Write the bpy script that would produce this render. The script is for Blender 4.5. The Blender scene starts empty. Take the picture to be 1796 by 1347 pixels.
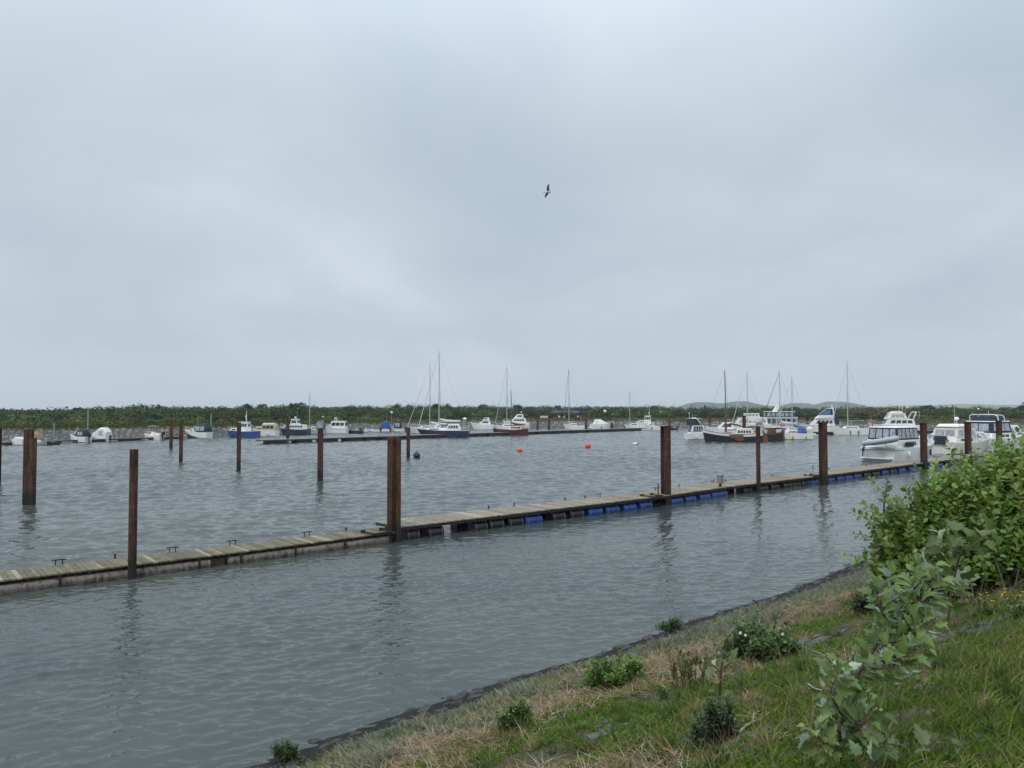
import bpy, bmesh, math, random
import numpy as np
from mathutils import Vector, Matrix, noise
random.seed(7); rng = np.random.default_rng(7)
R = math.radians
SC = bpy.context.scene
COL = SC.collection

# ------------------------------------------------------------------ camera
H, F, HOR = 5.0, 1340.0, 717.0           # eye height above water (m), focal length and horizon row (photo pixels)
PITCH = math.atan((HOR - 673.5) / F)
cam = bpy.data.cameras.new('camera'); cam.sensor_width = 36.0; cam.lens = 36.0 * F / 1796.0
cam.clip_start = 0.05; cam.clip_end = 20000
camo = bpy.data.objects.new('camera', cam); COL.objects.link(camo)
camo.location = (0, 0, H); camo.rotation_euler = (math.pi / 2 + PITCH, 0, 0)
SC.camera = camo

def ray(px, py):
    x = (px - 898.0) / F; v = -(py - 673.5) / F
    c, s = math.cos(PITCH), math.sin(PITCH)
    return Vector((x, c - s * v, s + c * v))
def at(px, py, z=0.0):
    d = ray(px, py); t = (z - H) / d.z
    return Vector((0, 0, H)) + d * t
def atd(px, py, dist):
    d = ray(px, py); return Vector((0, 0, H)) + d * (dist / d.y)

# ------------------------------------------------------------------ light and sky
SUN_EL, SUN_AZ = 52.0, 205.0             # degrees; azimuth clockwise from +Y
SC.view_settings.view_transform = 'Standard'; SC.view_settings.look = 'None'
SC.view_settings.exposure = 0.0; SC.view_settings.gamma = 1.0
SC.render.film_transparent = False
w = bpy.data.worlds.new('World'); SC.world = w; w.use_nodes = True
nt = w.node_tree; nt.nodes.clear()
N = nt.nodes.new; LK = nt.links.new
out = N('ShaderNodeOutputWorld'); mixs = N('ShaderNodeMixShader')
sky = N('ShaderNodeTexSky'); sky.sky_type = 'NISHITA'; sky.sun_disc = False
sky.sun_elevation = R(SUN_EL); sky.sun_rotation = R(SUN_AZ); sky.air_density = 1.2; sky.dust_density = 3.0
bg1 = N('ShaderNodeBackground'); bg1.inputs['Strength'].default_value = 0.08
LK(sky.outputs[0], bg1.inputs['Color'])
tc = N('ShaderNodeTexCoord'); sep = N('ShaderNodeSeparateXYZ'); LK(tc.outputs['Generated'], sep.inputs[0])
# cloud deck: the view direction is projected on a flat layer, so clouds flatten towards the horizon
den = N('ShaderNodeMath'); den.operation = 'MAXIMUM'; LK(sep.outputs['Z'], den.inputs[0]); den.inputs[1].default_value = 0.0
den2 = N('ShaderNodeMath'); den2.operation = 'ADD'; LK(den.outputs[0], den2.inputs[0]); den2.inputs[1].default_value = 0.22
dv = N('ShaderNodeVectorMath'); dv.operation = 'DIVIDE'; LK(tc.outputs['Generated'], dv.inputs[0])
cmb = N('ShaderNodeCombineXYZ')
for i in range(3): LK(den2.outputs[0], cmb.inputs[i])
LK(cmb.outputs[0], dv.inputs[1])
mp = N('ShaderNodeMapping'); mp.inputs['Scale'].default_value = (1.0, 0.75, 0.6); mp.inputs['Rotation'].default_value = (0, 0, R(25))
mp.inputs['Location'].default_value = (3.1, 0.0, 0.0)
LK(dv.outputs[0], mp.inputs[0])
cn = N('ShaderNodeTexNoise'); cn.inputs['Scale'].default_value = 1.15; cn.inputs['Detail'].default_value = 5.0
cn.inputs['Roughness'].default_value = 0.48; cn.inputs['Distortion'].default_value = 0.35
LK(mp.outputs[0], cn.inputs['Vector'])
cr = N('ShaderNodeValToRGB'); cr.color_ramp.elements[0].position = 0.30; cr.color_ramp.elements[1].position = 0.74
cr.color_ramp.elements[0].color = (0.490, 0.582, 0.668, 1); cr.color_ramp.elements[1].color = (0.715, 0.785, 0.865, 1)
e = cr.color_ramp.elements.new(0.52); e.color = (0.580, 0.668, 0.752, 1)
LK(cn.outputs['Fac'], cr.inputs[0])
hz = N('ShaderNodeMapRange'); hz.inputs['From Min'].default_value = 0.0; hz.inputs['From Max'].default_value = 0.16
hz.inputs['To Min'].default_value = 1.0; hz.inputs['To Max'].default_value = 0.0; hz.interpolation_type = 'SMOOTHSTEP'
LK(sep.outputs['Z'], hz.inputs['Value'])
hzm = N('ShaderNodeMath'); hzm.operation = 'MULTIPLY'; LK(hz.outputs[0], hzm.inputs[0]); hzm.inputs[1].default_value = 0.8
cm = N('ShaderNodeMixRGB'); LK(hzm.outputs[0], cm.inputs[0]); LK(cr.outputs[0], cm.inputs[1]); cm.inputs[2].default_value = (0.555, 0.630, 0.712, 1)
# an overcast sky is brightest overhead
zn = N('ShaderNodeMapRange'); zn.interpolation_type = 'SMOOTHSTEP'; zn.inputs['From Min'].default_value = 0.30; zn.inputs['From Max'].default_value = 0.95
zn.inputs['To Min'].default_value = 1.0; zn.inputs['To Max'].default_value = 2.4; LK(sep.outputs['Z'], zn.inputs['Value'])
zv = N('ShaderNodeVectorMath'); zv.operation = 'SCALE'; LK(cm.outputs[0], zv.inputs[0]); LK(zn.outputs[0], zv.inputs['Scale'])
bg2 = N('ShaderNodeBackground'); LK(zv.outputs[0], bg2.inputs['Color']); bg2.inputs['Strength'].default_value = 1.0
mixs.inputs[0].default_value = 0.94
LK(bg1.outputs[0], mixs.inputs[1]); LK(bg2.outputs[0], mixs.inputs[2]); LK(mixs.outputs[0], out.inputs['Surface'])
sd = bpy.data.lights.new('sun', 'SUN'); sd.energy = 1.3; sd.angle = R(25); sd.color = (1.0, 0.965, 0.91)
so = bpy.data.objects.new('sun', sd); COL.objects.link(so)
az, el = R(SUN_AZ), R(SUN_EL)
sdir = Vector((math.sin(az) * math.cos(el), math.cos(az) * math.cos(el), math.sin(el)))
so.rotation_euler = sdir.to_track_quat('Z', 'Y').to_euler(); so.location = (0, -20, 40)
SC.render.engine = 'CYCLES'
SC.cycles.max_bounces = 6; SC.cycles.diffuse_bounces = 3; SC.cycles.glossy_bounces = 3
SC.cycles.transparent_max_bounces = 8; SC.cycles.volume_bounces = 0
SC.cycles.caustics_reflective = False; SC.cycles.caustics_refractive = False
try: SC.cycles.use_denoising = True
except Exception: pass

# ------------------------------------------------------------------ materials
M = {}
def mat(name, col, rough=0.55, metal=0.0, var=0.18, scale=4.0, stretch=(1, 1, 1), col2=None, bump=0.0, bscale=30.0, spec=0.5, coat=0.0, attr=False, trans=0.0, back=None):
    m = bpy.data.materials.new(name); m.use_nodes = True
    t = m.node_tree; b = t.nodes['Principled BSDF']; n = t.nodes.new; l = t.links.new
    b.inputs['Roughness'].default_value = rough; b.inputs['Metallic'].default_value = metal
    b.inputs['Specular IOR Level'].default_value = spec
    if coat: b.inputs['Coat Weight'].default_value = coat; b.inputs['Coat Roughness'].default_value = 0.12
    tcn = n('ShaderNodeTexCoord'); mpn = n('ShaderNodeMapping'); mpn.inputs['Scale'].default_value = stretch
    l(tcn.outputs['Object'], mpn.inputs[0])
    no = n('ShaderNodeTexNoise'); no.inputs['Scale'].default_value = scale; no.inputs['Detail'].default_value = 5; no.inputs['Roughness'].default_value = 0.6
    l(mpn.outputs[0], no.inputs['Vector'])
    rp = n('ShaderNodeValToRGB'); rp.color_ramp.elements[0].position = 0.32; rp.color_ramp.elements[1].position = 0.68
    c2 = col2 if col2 else tuple(c * (1 - var) for c in col)
    rp.color_ramp.elements[0].color = (*c2, 1); rp.color_ramp.elements[1].color = (*col, 1)
    l(no.outputs['Fac'], rp.inputs[0]); src = rp.outputs[0]
    if attr:
        a = n('ShaderNodeAttribute'); a.attribute_name = 'tint'
        mu = n('ShaderNodeMixRGB'); mu.blend_type = 'MULTIPLY'; mu.inputs[0].default_value = 1.0
        l(src, mu.inputs[1]); l(a.outputs['Color'], mu.inputs[2]); src = mu.outputs[0]
    if back:
        g = n('ShaderNodeNewGeometry'); mb = n('ShaderNodeMixRGB'); l(g.outputs['Backfacing'], mb.inputs[0])
        l(src, mb.inputs[1]); mb.inputs[2].default_value = (*back, 1); src = mb.outputs[0]
    l(src, b.inputs['Base Color'])
    if bump:
        nb = n('ShaderNodeTexNoise'); nb.inputs['Scale'].default_value = bscale; nb.inputs['Detail'].default_value = 4
        l(mpn.outputs[0], nb.inputs['Vector'])
        bp = n('ShaderNodeBump'); bp.inputs['Strength'].default_value = bump; bp.inputs['Distance'].default_value = 0.02
        l(nb.outputs['Fac'], bp.inputs['Height']); l(bp.outputs[0], b.inputs['Normal'])
    if trans:
        tr = n('ShaderNodeBsdfTranslucent'); ms = n('ShaderNodeMixShader'); ms.inputs[0].default_value = trans
        hs = n('ShaderNodeHueSaturation'); hs.inputs['Value'].default_value = 1.6; hs.inputs['Saturation'].default_value = 1.1
        l(src, hs.inputs['Color']); l(hs.outputs[0], tr.inputs['Color'])
        l(b.outputs[0], ms.inputs[1]); l(tr.outputs[0], ms.inputs[2])
        l(ms.outputs[0], t.nodes['Material Output'].inputs['Surface'])
    M[name] = m; return m
mat('white_paint', (0.80, 0.80, 0.78), 0.32, var=0.10, scale=1.6, coat=0.2)
mat('cream_paint', (0.74, 0.71, 0.62), 0.4, var=0.12, scale=1.6)
mat('grey_paint', (0.40, 0.43, 0.45), 0.45, var=0.15, scale=1.5)
mat('navy_paint', (0.020, 0.030, 0.075), 0.3, var=0.25, coat=0.3)
mat('blue_paint', (0.035, 0.085, 0.27), 0.38, var=0.25)
mat('green_paint', (0.012, 0.050, 0.045), 0.35, var=0.25)
mat('red_paint', (0.26, 0.035, 0.03), 0.4, var=0.25)
mat('maroon_paint', (0.10, 0.022, 0.022), 0.4, var=0.3)
mat('black_paint', (0.014, 0.015, 0.017), 0.45, var=0.3)
mat('brown_wood', (0.19, 0.085, 0.038), 0.5, var=0.4, scale=6, stretch=(1, 1, 6))
mat('dark_glass', (0.022, 0.027, 0.032), 0.06, var=0.15, spec=0.8)
mat('clear_vinyl', (0.46, 0.49, 0.52), 0.15, var=0.6, scale=2.2, spec=0.7)
mat('blue_glass', (0.06, 0.19, 0.33), 0.1, var=0.35, scale=1.5, spec=0.8)
mat('white_canvas', (0.70, 0.71, 0.70), 0.8, var=0.12, scale=2.5)
mat('navy_canvas', (0.020, 0.028, 0.055), 0.8, var=0.3, scale=2.5)
mat('blue_canvas', (0.030, 0.095, 0.36), 0.75, var=0.3, scale=2.5)
mat('green_canvas', (0.012, 0.050, 0.050), 0.8, var=0.3, scale=2.5)
mat('beige_canvas', (0.52, 0.46, 0.34), 0.8, var=0.15, scale=2.5)
mat('grey_canvas', (0.13, 0.145, 0.16), 0.8, var=0.25, scale=2.5)
mat('tan_canvas', (0.36, 0.24, 0.15), 0.8, var=0.2, scale=2.5)
mat('brown_canvas', (0.11, 0.045, 0.030), 0.85, var=0.3, scale=3)
mat('alloy', (0.62, 0.64, 0.66), 0.38, 0.55, var=0.12)
mat('steel', (0.52, 0.53, 0.54), 0.3, 0.8, var=0.1)
mat('wire', (0.20, 0.21, 0.22), 0.5, 0.3)
mat('rubber', (0.018, 0.018, 0.020), 0.6, var=0.3)
mat('grey_rubber', (0.42, 0.44, 0.47), 0.55, var=0.12)
mat('teak', (0.36, 0.25, 0.15), 0.6, var=0.3, scale=5, stretch=(1, 6, 1))
mat('orange_plastic', (0.75, 0.13, 0.06), 0.4, var=0.2)
mat('red_cloth', (0.62, 0.055, 0.025), 0.8, var=0.2)
mat('white_cloth', (0.75, 0.75, 0.75), 0.8)
mat('blue_cloth', (0.03, 0.06, 0.30), 0.8)
mat('yellow_cloth', (0.60, 0.42, 0.06), 0.8)
mat('blue_plastic', (0.015, 0.075, 0.33), 0.42, var=0.45, scale=3.5)
mat('black_plastic', (0.017, 0.018, 0.020), 0.42, var=0.4, scale=3.5)
mat('hoop_metal', (0.26, 0.27, 0.29), 0.5, 0.4)
mat('plank', (0.31, 0.275, 0.23), 0.85, scale=7, stretch=(1, 1, 1), col2=(0.150, 0.132, 0.105), attr=True, bump=0.4, bscale=40)
mat('dark_timber', (0.055, 0.046, 0.036), 0.85, var=0.4, scale=5, bump=0.3)
mat('far_plank', (0.23, 0.20, 0.165), 0.85, var=0.3, scale=3, attr=True)
mat('float_black', (0.020, 0.026, 0.030), 0.6, var=0.3, scale=2)
mat('concrete', (0.30, 0.29, 0.27), 0.85, var=0.3, scale=5, bump=0.4)
mat('stone', (0.060, 0.058, 0.058), 0.65, scale=5, col2=(0.020, 0.020, 0.022), attr=True, bump=0.6, bscale=14)
mat('riprap', (0.21, 0.205, 0.195), 0.85, scale=3, col2=(0.095, 0.095, 0.095), attr=True, bump=0.6, bscale=10)
mat('bark', (0.085, 0.062, 0.042), 0.85, scale=12, var=0.5, bump=0.5)
mat('red_bark', (0.13, 0.065, 0.038), 0.7, scale=12, var=0.4)
mat('stick', (0.34, 0.29, 0.22), 0.85, scale=14, var=0.4)
mat('grass_blade', (1, 1, 1), 0.6, var=0.15, scale=3, attr=True, trans=0.28, spec=0.3)
mat('herb', (1, 1, 1), 0.7, var=0.15, scale=3, attr=True, trans=0.15, spec=0.2)
mat('straw', (1, 1, 1), 0.85, var=0.2, scale=9, attr=True, spec=0.2)
mat('bush_leaf', (1, 1, 1), 0.42, var=0.12, scale=6, attr=True, trans=0.30, spec=0.5)
mat('poplar_leaf', (1, 1, 1), 0.45, var=0.15, scale=9, attr=True, trans=0.22, back=(0.36, 0.43, 0.33), spec=0.4)
mat('far_leaf', (1, 1, 1), 0.65, var=0.2, scale=0.6, attr=True, trans=0.18, spec=0.25)
mat('petal_white', (0.75, 0.75, 0.72), 0.7)
mat('petal_yellow', (0.70, 0.48, 0.03), 0.7)
mat('roof_dark', (0.035, 0.042, 0.058), 0.7, var=0.2)
mat('dark_board', (0.030, 0.036, 0.052), 0.8, var=0.3)
mat('feather_dark', (0.13, 0.135, 0.15), 0.7)
mat('feather_white', (0.6, 0.6, 0.6), 0.7)
mat('lamp_glass', (0.80, 0.80, 0.78), 0.3)

def rust_mat(name, base, dark, light, wet_h):
    m = bpy.data.materials.new(name); m.use_nodes = True
    t = m.node_tree; b = t.nodes['Principled BSDF']; n = t.nodes.new; l = t.links.new
    b.inputs['Roughness'].default_value = 0.82; b.inputs['Specular IOR Level'].default_value = 0.3
    tcn = n('ShaderNodeTexCoord'); g = n('ShaderNodeNewGeometry')
    mpn = n('ShaderNodeMapping'); mpn.inputs['Scale'].default_value = (9, 9, 0.7); l(g.outputs['Position'], mpn.inputs[0])
    no = n('ShaderNodeTexNoise'); no.inputs['Scale'].default_value = 1.0; no.inputs['Detail'].default_value = 6; no.inputs['Roughness'].default_value = 0.65; l(mpn.outputs[0], no.inputs['Vector'])
    rp = n('ShaderNodeValToRGB'); rp.color_ramp.elements[0].position = 0.36; rp.color_ramp.elements[1].position = 0.66
    rp.color_ramp.elements[0].color = (*dark, 1); rp.color_ramp.elements[1].color = (*light, 1)
    e = rp.color_ramp.elements.new(0.5); e.color = (*base, 1); l(no.outputs['Fac'], rp.inputs[0])
    n2 = n('ShaderNodeTexNoise'); n2.inputs['Scale'].default_value = 5.0; n2.inputs['Detail'].default_value = 5; l(g.outputs['Position'], n2.inputs['Vector'])
    rp2 = n('ShaderNodeValToRGB'); rp2.color_ramp.elements[0].position = 0.35; rp2.color_ramp.elements[1].position = 0.7
    rp2.color_ramp.elements[0].color = (0.55, 0.5, 0.5, 1); rp2.color_ramp.elements[1].color = (1.1, 1.0, 1.0, 1); l(n2.outputs['Fac'], rp2.inputs[0])
    mu = n('ShaderNodeMixRGB'); mu.blend_type = 'MULTIPLY'; mu.inputs[0].default_value = 1.0; l(rp.outputs[0], mu.inputs[1]); l(rp2.outputs[0], mu.inputs[2])
    sx = n('ShaderNodeSeparateXYZ'); l(g.outputs['Position'], sx.inputs[0])
    ad = n('ShaderNodeMath'); ad.operation = 'MULTIPLY_ADD'; l(n2.outputs['Fac'], ad.inputs[0]); ad.inputs[1].default_value = -0.5; l(sx.outputs['Z'], ad.inputs[2])
    mr = n('ShaderNodeMapRange'); mr.inputs['From Min'].default_value = wet_h - 0.50; mr.inputs['From Max'].default_value = wet_h - 0.05
    mr.inputs['To Min'].default_value = 1; mr.inputs['To Max'].default_value = 0; l(ad.outputs[0], mr.inputs['Value'])
    mx = n('ShaderNodeMixRGB'); l(mr.outputs[0], mx.inputs[0]); l(mu.outputs[0], mx.inputs[1]); mx.inputs[2].default_value = (0.020, 0.021, 0.014, 1)   # weed grown to the tide mark
    l(mx.outputs[0], b.inputs['Base Color'])
    bp = n('ShaderNodeBump'); bp.inputs['Strength'].default_value = 0.5; bp.inputs['Distance'].default_value = 0.015; l(n2.outputs['Fac'], bp.inputs['Height']); l(bp.outputs[0], b.inputs['Normal'])
    M[name] = m
rust_mat('rust', (0.090, 0.044, 0.028), (0.042, 0.023, 0.018), (0.165, 0.078, 0.042), 0.75)
rust_mat('rust_olive', (0.105, 0.060, 0.030), (0.060, 0.032, 0.020), (0.140, 0.085, 0.042), 0.75)
rust_mat('float_steel', (0.56, 0.52, 0.46), (0.22, 0.09, 0.035), (0.66, 0.64, 0.60), 0.20)

# ------------------------------------------------------------------ mesh builder
class MB:
    def __init__(s): s.v = []; s.f = []; s.m = []; s.sm = []; s.t = []
    def add(s, vs, fs, m=0, smooth=False, tint=None):
        o = len(s.v); s.v += [tuple(v) for v in vs]
        s.t += [tint or (1, 1, 1)] * len(vs)
        for f in fs: s.f.append([i + o for i in f]); s.m.append(m); s.sm.append(smooth)
    def box(s, c, d, m=0, rz=0.0, tint=None):
        cx, cy, cz = c; hx, hy, hz_ = d[0] / 2, d[1] / 2, d[2] / 2; ca, sa = math.cos(rz), math.sin(rz); vs = []
        for z in (-hz_, hz_):
            for x, y in ((-hx, -hy), (hx, -hy), (hx, hy), (-hx, hy)):
                vs.append((cx + x * ca - y * sa, cy + x * sa + y * ca, cz + z))
        s.add(vs, [(3, 2, 1, 0), (4, 5, 6, 7), (0, 1, 5, 4), (1, 2, 6, 5), (2, 3, 7, 6), (3, 0, 4, 7)], m, False, tint)
    def ring(s, c, ax, r, n):
        ax = Vector(ax).normalized(); u = ax.orthogonal().normalized(); v = ax.cross(u)
        return [Vector(c) + (u * math.cos(2 * math.pi * i / n) + v * math.sin(2 * math.pi * i / n)) * r for i in range(n)]
    def loft(s, rings, m=0, smooth=True, cap=True, closed=True, tint=None):
        n = len(rings[0]); vs = [p for r in rings for p in r]; fs = []
        for k in range(len(rings) - 1):
            for i in range(n if closed else n - 1):
                j = (i + 1) % n; fs.append((k * n + i, k * n + j, (k + 1) * n + j, (k + 1) * n + i))
        s.add(vs, fs, m, smooth, tint)
        if cap:
            s.add(rings[0], [tuple(range(n - 1, -1, -1))], m, False, tint); s.add(rings[-1], [tuple(range(n))], m, False, tint)
    def cyl(s, a, b, r0, r1=None, n=8, m=0, smooth=True, tint=None):
        a, b = Vector(a), Vector(b); r1 = r0 if r1 is None else r1; ax = b - a
        s.loft([s.ring(a, ax, r0, n), s.ring(b, ax, r1, n)], m, smooth, True, True, tint)
    def tube(s, pts, r, n=6, m=0, r1=None, tint=None):
        pts = [Vector(p) for p in pts]; k = len(pts); rings = []
        u = None
        for i, p in enumerate(pts):
            ax = (pts[min(i + 1, k - 1)] - pts[max(i - 1, 0)]).normalized()
            u = ax.orthogonal().normalized() if u is None else (u - ax * u.dot(ax)).normalized()
            v = ax.cross(u); rr = r if r1 is None else r + (r1 - r) * i / (k - 1)
            rings.append([p + (u * math.cos(2 * math.pi * j / n) + v * math.sin(2 * math.pi * j / n)) * rr for j in range(n)])
        s.loft(rings, m, True, True, True, tint)
    def prism(s, poly, z0, z1, m=0):
        n = len(poly); s.add([(x, y, z0) for x, y in poly] + [(x, y, z1) for x, y in poly],
              [tuple(range(n - 1, -1, -1)), tuple(range(n, 2 * n))] + [(i, (i + 1) % n, n + (i + 1) % n, n + i) for i in range(n)], m)
    def ell(s, c, r, m=0, seg=12, rings=8, tint=None):
        rs = []
        for k in range(rings + 1):
            a = math.pi * (k + 0.02 if k == 0 else k - 0.02 if k == rings else k) / rings
            rs.append([Vector((c[0] + r[0] * math.sin(a) * math.cos(2 * math.pi * i / seg), c[1] + r[1] * math.sin(a) * math.sin(2 * math.pi * i / seg), c[2] - r[2] * math.cos(a))) for i in range(seg)])
        s.loft(rs, m, True, True, True, tint)
    def panel(s, q, u0, u1, v0, v1, off=0.012, m=0):
        a, b, c, d = [Vector(p) for p in q]           # a,b bottom edge; d,c top edge
        nrm = (b - a).cross(d - a).normalized()
        P = lambda u, v: (a.lerp(b, u)).lerp(d.lerp(c, u), v)
        ps = [P(u0, v0), P(u1, v0), P(u1, v1), P(u0, v1)]
        s.add([p - nrm * 0.01 for p in ps] + [p + nrm * off for p in ps],
              [(4, 5, 6, 7), (0, 1, 5, 4), (1, 2, 6, 5), (2, 3, 7, 6), (3, 0, 4, 7)], m)
    def build(s, name, mats, parent=None, bevel=0.0, tint=False):
        me = bpy.data.meshes.new(name); me.from_pydata(s.v, [], s.f)
        if isinstance(mats, str): mats = [mats]
        for k in mats: me.materials.append(M[k])
        me.polygons.foreach_set('material_index', s.m); me.polygons.foreach_set('use_smooth', s.sm)
        if tint:
            a = me.color_attributes.new('tint', 'FLOAT_COLOR', 'POINT')
            a.data.foreach_set('color', np.hstack([np.array(s.t, dtype=np.float32), np.ones((len(s.t), 1), np.float32)]).ravel())
        me.update()
        o = bpy.data.objects.new(name, me); COL.objects.link(o)
        if parent: o.parent = parent
        if bevel:
            bm_ = o.modifiers.new('bevel', 'BEVEL'); bm_.width = bevel; bm_.segments = 2; bm_.limit_method = 'ANGLE'
        return o
def tag(o, label=None, cat=None, group=None, kind=None):
    if label: o['label'] = label
    if cat: o['category'] = cat
    if group: o['group'] = group
    if kind: o['kind'] = kind
    return o
def thing(name, label, cat, loc=(0, 0, 0), rz=0.0, group=None):
    o = bpy.data.objects.new(name, None); COL.objects.link(o); o.empty_display_size = 0.3
    o.location = loc; o.rotation_euler = (0, 0, rz); return tag(o, label, cat, group)
def np_mesh(name, verts, faces_flat, loop_tot, material, tints=None, smooth=False, check=True):
    """big meshes straight from numpy arrays"""
    me = bpy.data.meshes.new(name); nv = len(verts); nf = len(loop_tot)
    me.vertices.add(nv); me.vertices.foreach_set('co', np.asarray(verts, np.float32).ravel())
    me.loops.add(len(faces_flat)); me.loops.foreach_set('vertex_index', np.asarray(faces_flat, np.int32))
    me.polygons.add(nf); ls = np.concatenate([[0], np.cumsum(loop_tot)[:-1]]).astype(np.int32)
    me.polygons.foreach_set('loop_start', ls); me.polygons.foreach_set('loop_total', np.asarray(loop_tot, np.int32))
    if smooth: me.polygons.foreach_set('use_smooth', np.ones(nf, bool))
    me.materials.append(M[material] if isinstance(material, str) else material)
    if tints is not None:
        a = me.color_attributes.new('tint', 'FLOAT_COLOR', 'POINT')
        a.data.foreach_set('color', np.hstack([np.asarray(tints, np.float32), np.ones((nv, 1), np.float32)]).ravel())
    me.update(calc_edges=True)
    if check: me.validate()
    o = bpy.data.objects.new(name, me); COL.objects.link(o); return o

# ------------------------------------------------------------------ terrain
E1 = Vector((0.721, 0.693)); E2 = Vector((0.693, -0.721))     # along and up the near bank
near_px = [(430, 1347), (560, 1300), (700, 1254), (880, 1194), (1080, 1138), (1220, 1086), (1380, 1038), (1500, 988)]
npts = [at(*p) for p in near_px]
NA = np.array([p.x * E1.x + p.y * E1.y for p in npts]); NS = np.array([p.x * E2.x + p.y * E2.y for p in npts])
NA = np.concatenate([[-60, NA[0] - 6], NA, [NA[-1] + 8, 400]]); NS = np.concatenate([[NS[0] - 2, NS[0]], NS, [NS[-1], NS[-1]]])
def near_s(x, y):
    a = x * E1.x + y * E1.y; s = x * E2.x + y * E2.y
    return s - np.interp(a, NA, NS)
far_px = [(0, 773), (300, 768), (600, 757), (900, 750), (1200, 751), (1500, 752), (1640, 757), (1796, 757)]
fpts = [at(*p) for p in far_px]
FX = np.array([-600, -160] + [p.x for p in fpts] + [200, 700]); FY = np.array([70, 96] + [p.y for p in fpts] + [172, 260])
def far_s(x, y): return (y - np.interp(x, FX, FY)) * 0.9
def sm(x, a, b):
    t = np.clip((x - a) / (b - a), 0, 1); return t * t * (3 - 2 * t)
def vnoise(x, y, sc, seed=0.0):
    return np.array([noise.noise(Vector((a * sc + seed, b * sc - seed, seed * 0.37))) for a, b in zip(np.ravel(x), np.ravel(y))]).reshape(np.shape(x))
def bank_z(s):
    return np.where(s < 0, np.maximum(0.30 * s, -2.6), np.minimum(0.18 * s + 0.16 * np.maximum(s - 0.7, 0) + 0.06 * sm(s, 0.7, 1.1), 3.45))
def farbank_z(s, x):
    up = np.where(s < 5.5, 0.26 * s, 1.43 + 0.11 * np.clip(s - 5.5, 0, 14))
    up = up - np.clip((s - 40) * 0.03, 0, 1.9)
    return np.where(s < 0, np.maximum(0.35 * s, -2.6), up)
def gh(x, y, nz=True):
    x = np.asarray(x, float); y = np.asarray(y, float)
    sn = near_s(x, y); sf = far_s(x, y)
    z = np.where(sn > -12, bank_z(sn), -2.6)
    z = np.where(sf > -8, np.maximum(z, farbank_z(sf, x)), z)
    return z
def axis(fine0, fine1, fstep, mid0, mid1, mstep, lo, hi):
    a = list(np.arange(fine0, fine1, fstep)); b = list(np.arange(fine1, mid1, mstep)); c = list(np.arange(fine0 - mstep, mid0, -mstep))[::-1]
    v = c + a + b; st = mstep
    while v[-1] < hi: st *= 1.35; v.append(v[-1] + st)
    st = mstep
    while v[0] > lo: st *= 1.35; v.insert(0, v[0] - st)
    return np.array(v)
xs = axis(-9, 17, 0.16, -130, 150, 2.2, -2800, 2800); ys = axis(-2, 27, 0.16, -20, 290, 2.2, -1200, 3200)
GX, GY = np.meshgrid(xs, ys); GZ = gh(GX, GY)
SN = near_s(GX, GY); SF = far_s(GX, GY)
nearm = (GX > -12) & (GX < 24) & (GY > -4) & (GY < 32)
rel = np.zeros_like(GZ); n1 = np.zeros_like(GZ); n2 = np.zeros_like(GZ); n3 = np.zeros_like(GZ)
n1[nearm] = vnoise(GX[nearm], GY[nearm], 0.55, 3.1); n2[nearm] = vnoise(GX[nearm], GY[nearm], 1.9, 8.2); n3[nearm] = vnoise(GX[nearm], GY[nearm], 5.5, 1.7)
rel = 0.10 * n1 + 0.05 * n2 + 0.025 * n3
GZ = GZ + rel * sm(SN, 0.1, 1.0)
# base colours: what grows or lies there
def lerp3(a, b, t): return a + (b - a) * t[..., None]
c_mud = np.array([0.026, 0.025, 0.022]); c_herb = np.array([0.105, 0.115, 0.070]); c_lit = np.array([0.155, 0.115, 0.075]); c_gr = np.array([0.080, 0.075, 0.038])
c_stone = np.array([0.095, 0.088, 0.078]); c_dry = np.array([0.20, 0.165, 0.095])
colr = np.zeros(GX.shape + (3,)); colr[:] = c_mud
sw_ = SN + 0.5 * n1 + 0.25 * n2
colr = lerp3(colr, c_herb, sm(sw_, 0.6, 0.9)); colr = lerp3(colr, c_lit, sm(sw_, 2.0, 2.6)); colr = lerp3(colr, c_gr, sm(sw_, 4.1, 4.7))
colr = lerp3(colr, c_stone, sm(n1 * 0.5 + n2 * 0.8, 0.27, 0.40) * sm(SN, 1.8, 2.4))
colr = lerp3(colr, c_dry, sm(n2 * 0.6 - n1 * 0.7, 0.25, 0.42) * sm(SN, 1.2, 2.0) * 0.8)
farn = (~nearm)
fn = np.zeros_like(GZ); mask = farn & (np.abs(GX) < 400) & (GY < 500)
fn[mask] = vnoise(GX[mask], GY[mask], 0.12, 5.5)
c_tan = np.array([0.165, 0.145, 0.075]); c_fg = np.array([0.085, 0.10, 0.038]); c_rock = np.array([0.10, 0.10, 0.097]); c_field = np.array([0.135, 0.16, 0.085])
fc = np.zeros_like(colr); fc[:] = c_mud
fc = lerp3(fc, c_rock, sm(SF, -1, 0.3)); tanw = np.clip(0.65 + fn, 0, 1)
fc = lerp3(fc, c_fg + (c_tan - c_fg) * tanw[..., None], sm(SF, 5.0, 6.5)); fc = lerp3(fc, np.array([.030, .042, .018]), sm(SF, 11.5, 14)); fc = lerp3(fc, c_field, sm(SF, 60, 160))
colr[farn & (SF > -6)] = fc[farn & (SF > -6)]
ny, nx = GX.shape
idx = np.arange(nx * ny).reshape(ny, nx)
fq = np.stack([idx[:-1, :-1], idx[:-1, 1:], idx[1:, 1:], idx[1:, :-1]], -1).reshape(-1, 4)
mat('ground', (1, 1, 1), 0.92, var=0.45, scale=7.0, attr=True, bump=0.8, bscale=22, spec=0.15)
ground = np_mesh('ground', np.stack([GX, GY, GZ], -1).reshape(-1, 3), fq.ravel(), np.full(len(fq), 4), 'ground', colr.reshape(-1, 3), True)
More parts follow.
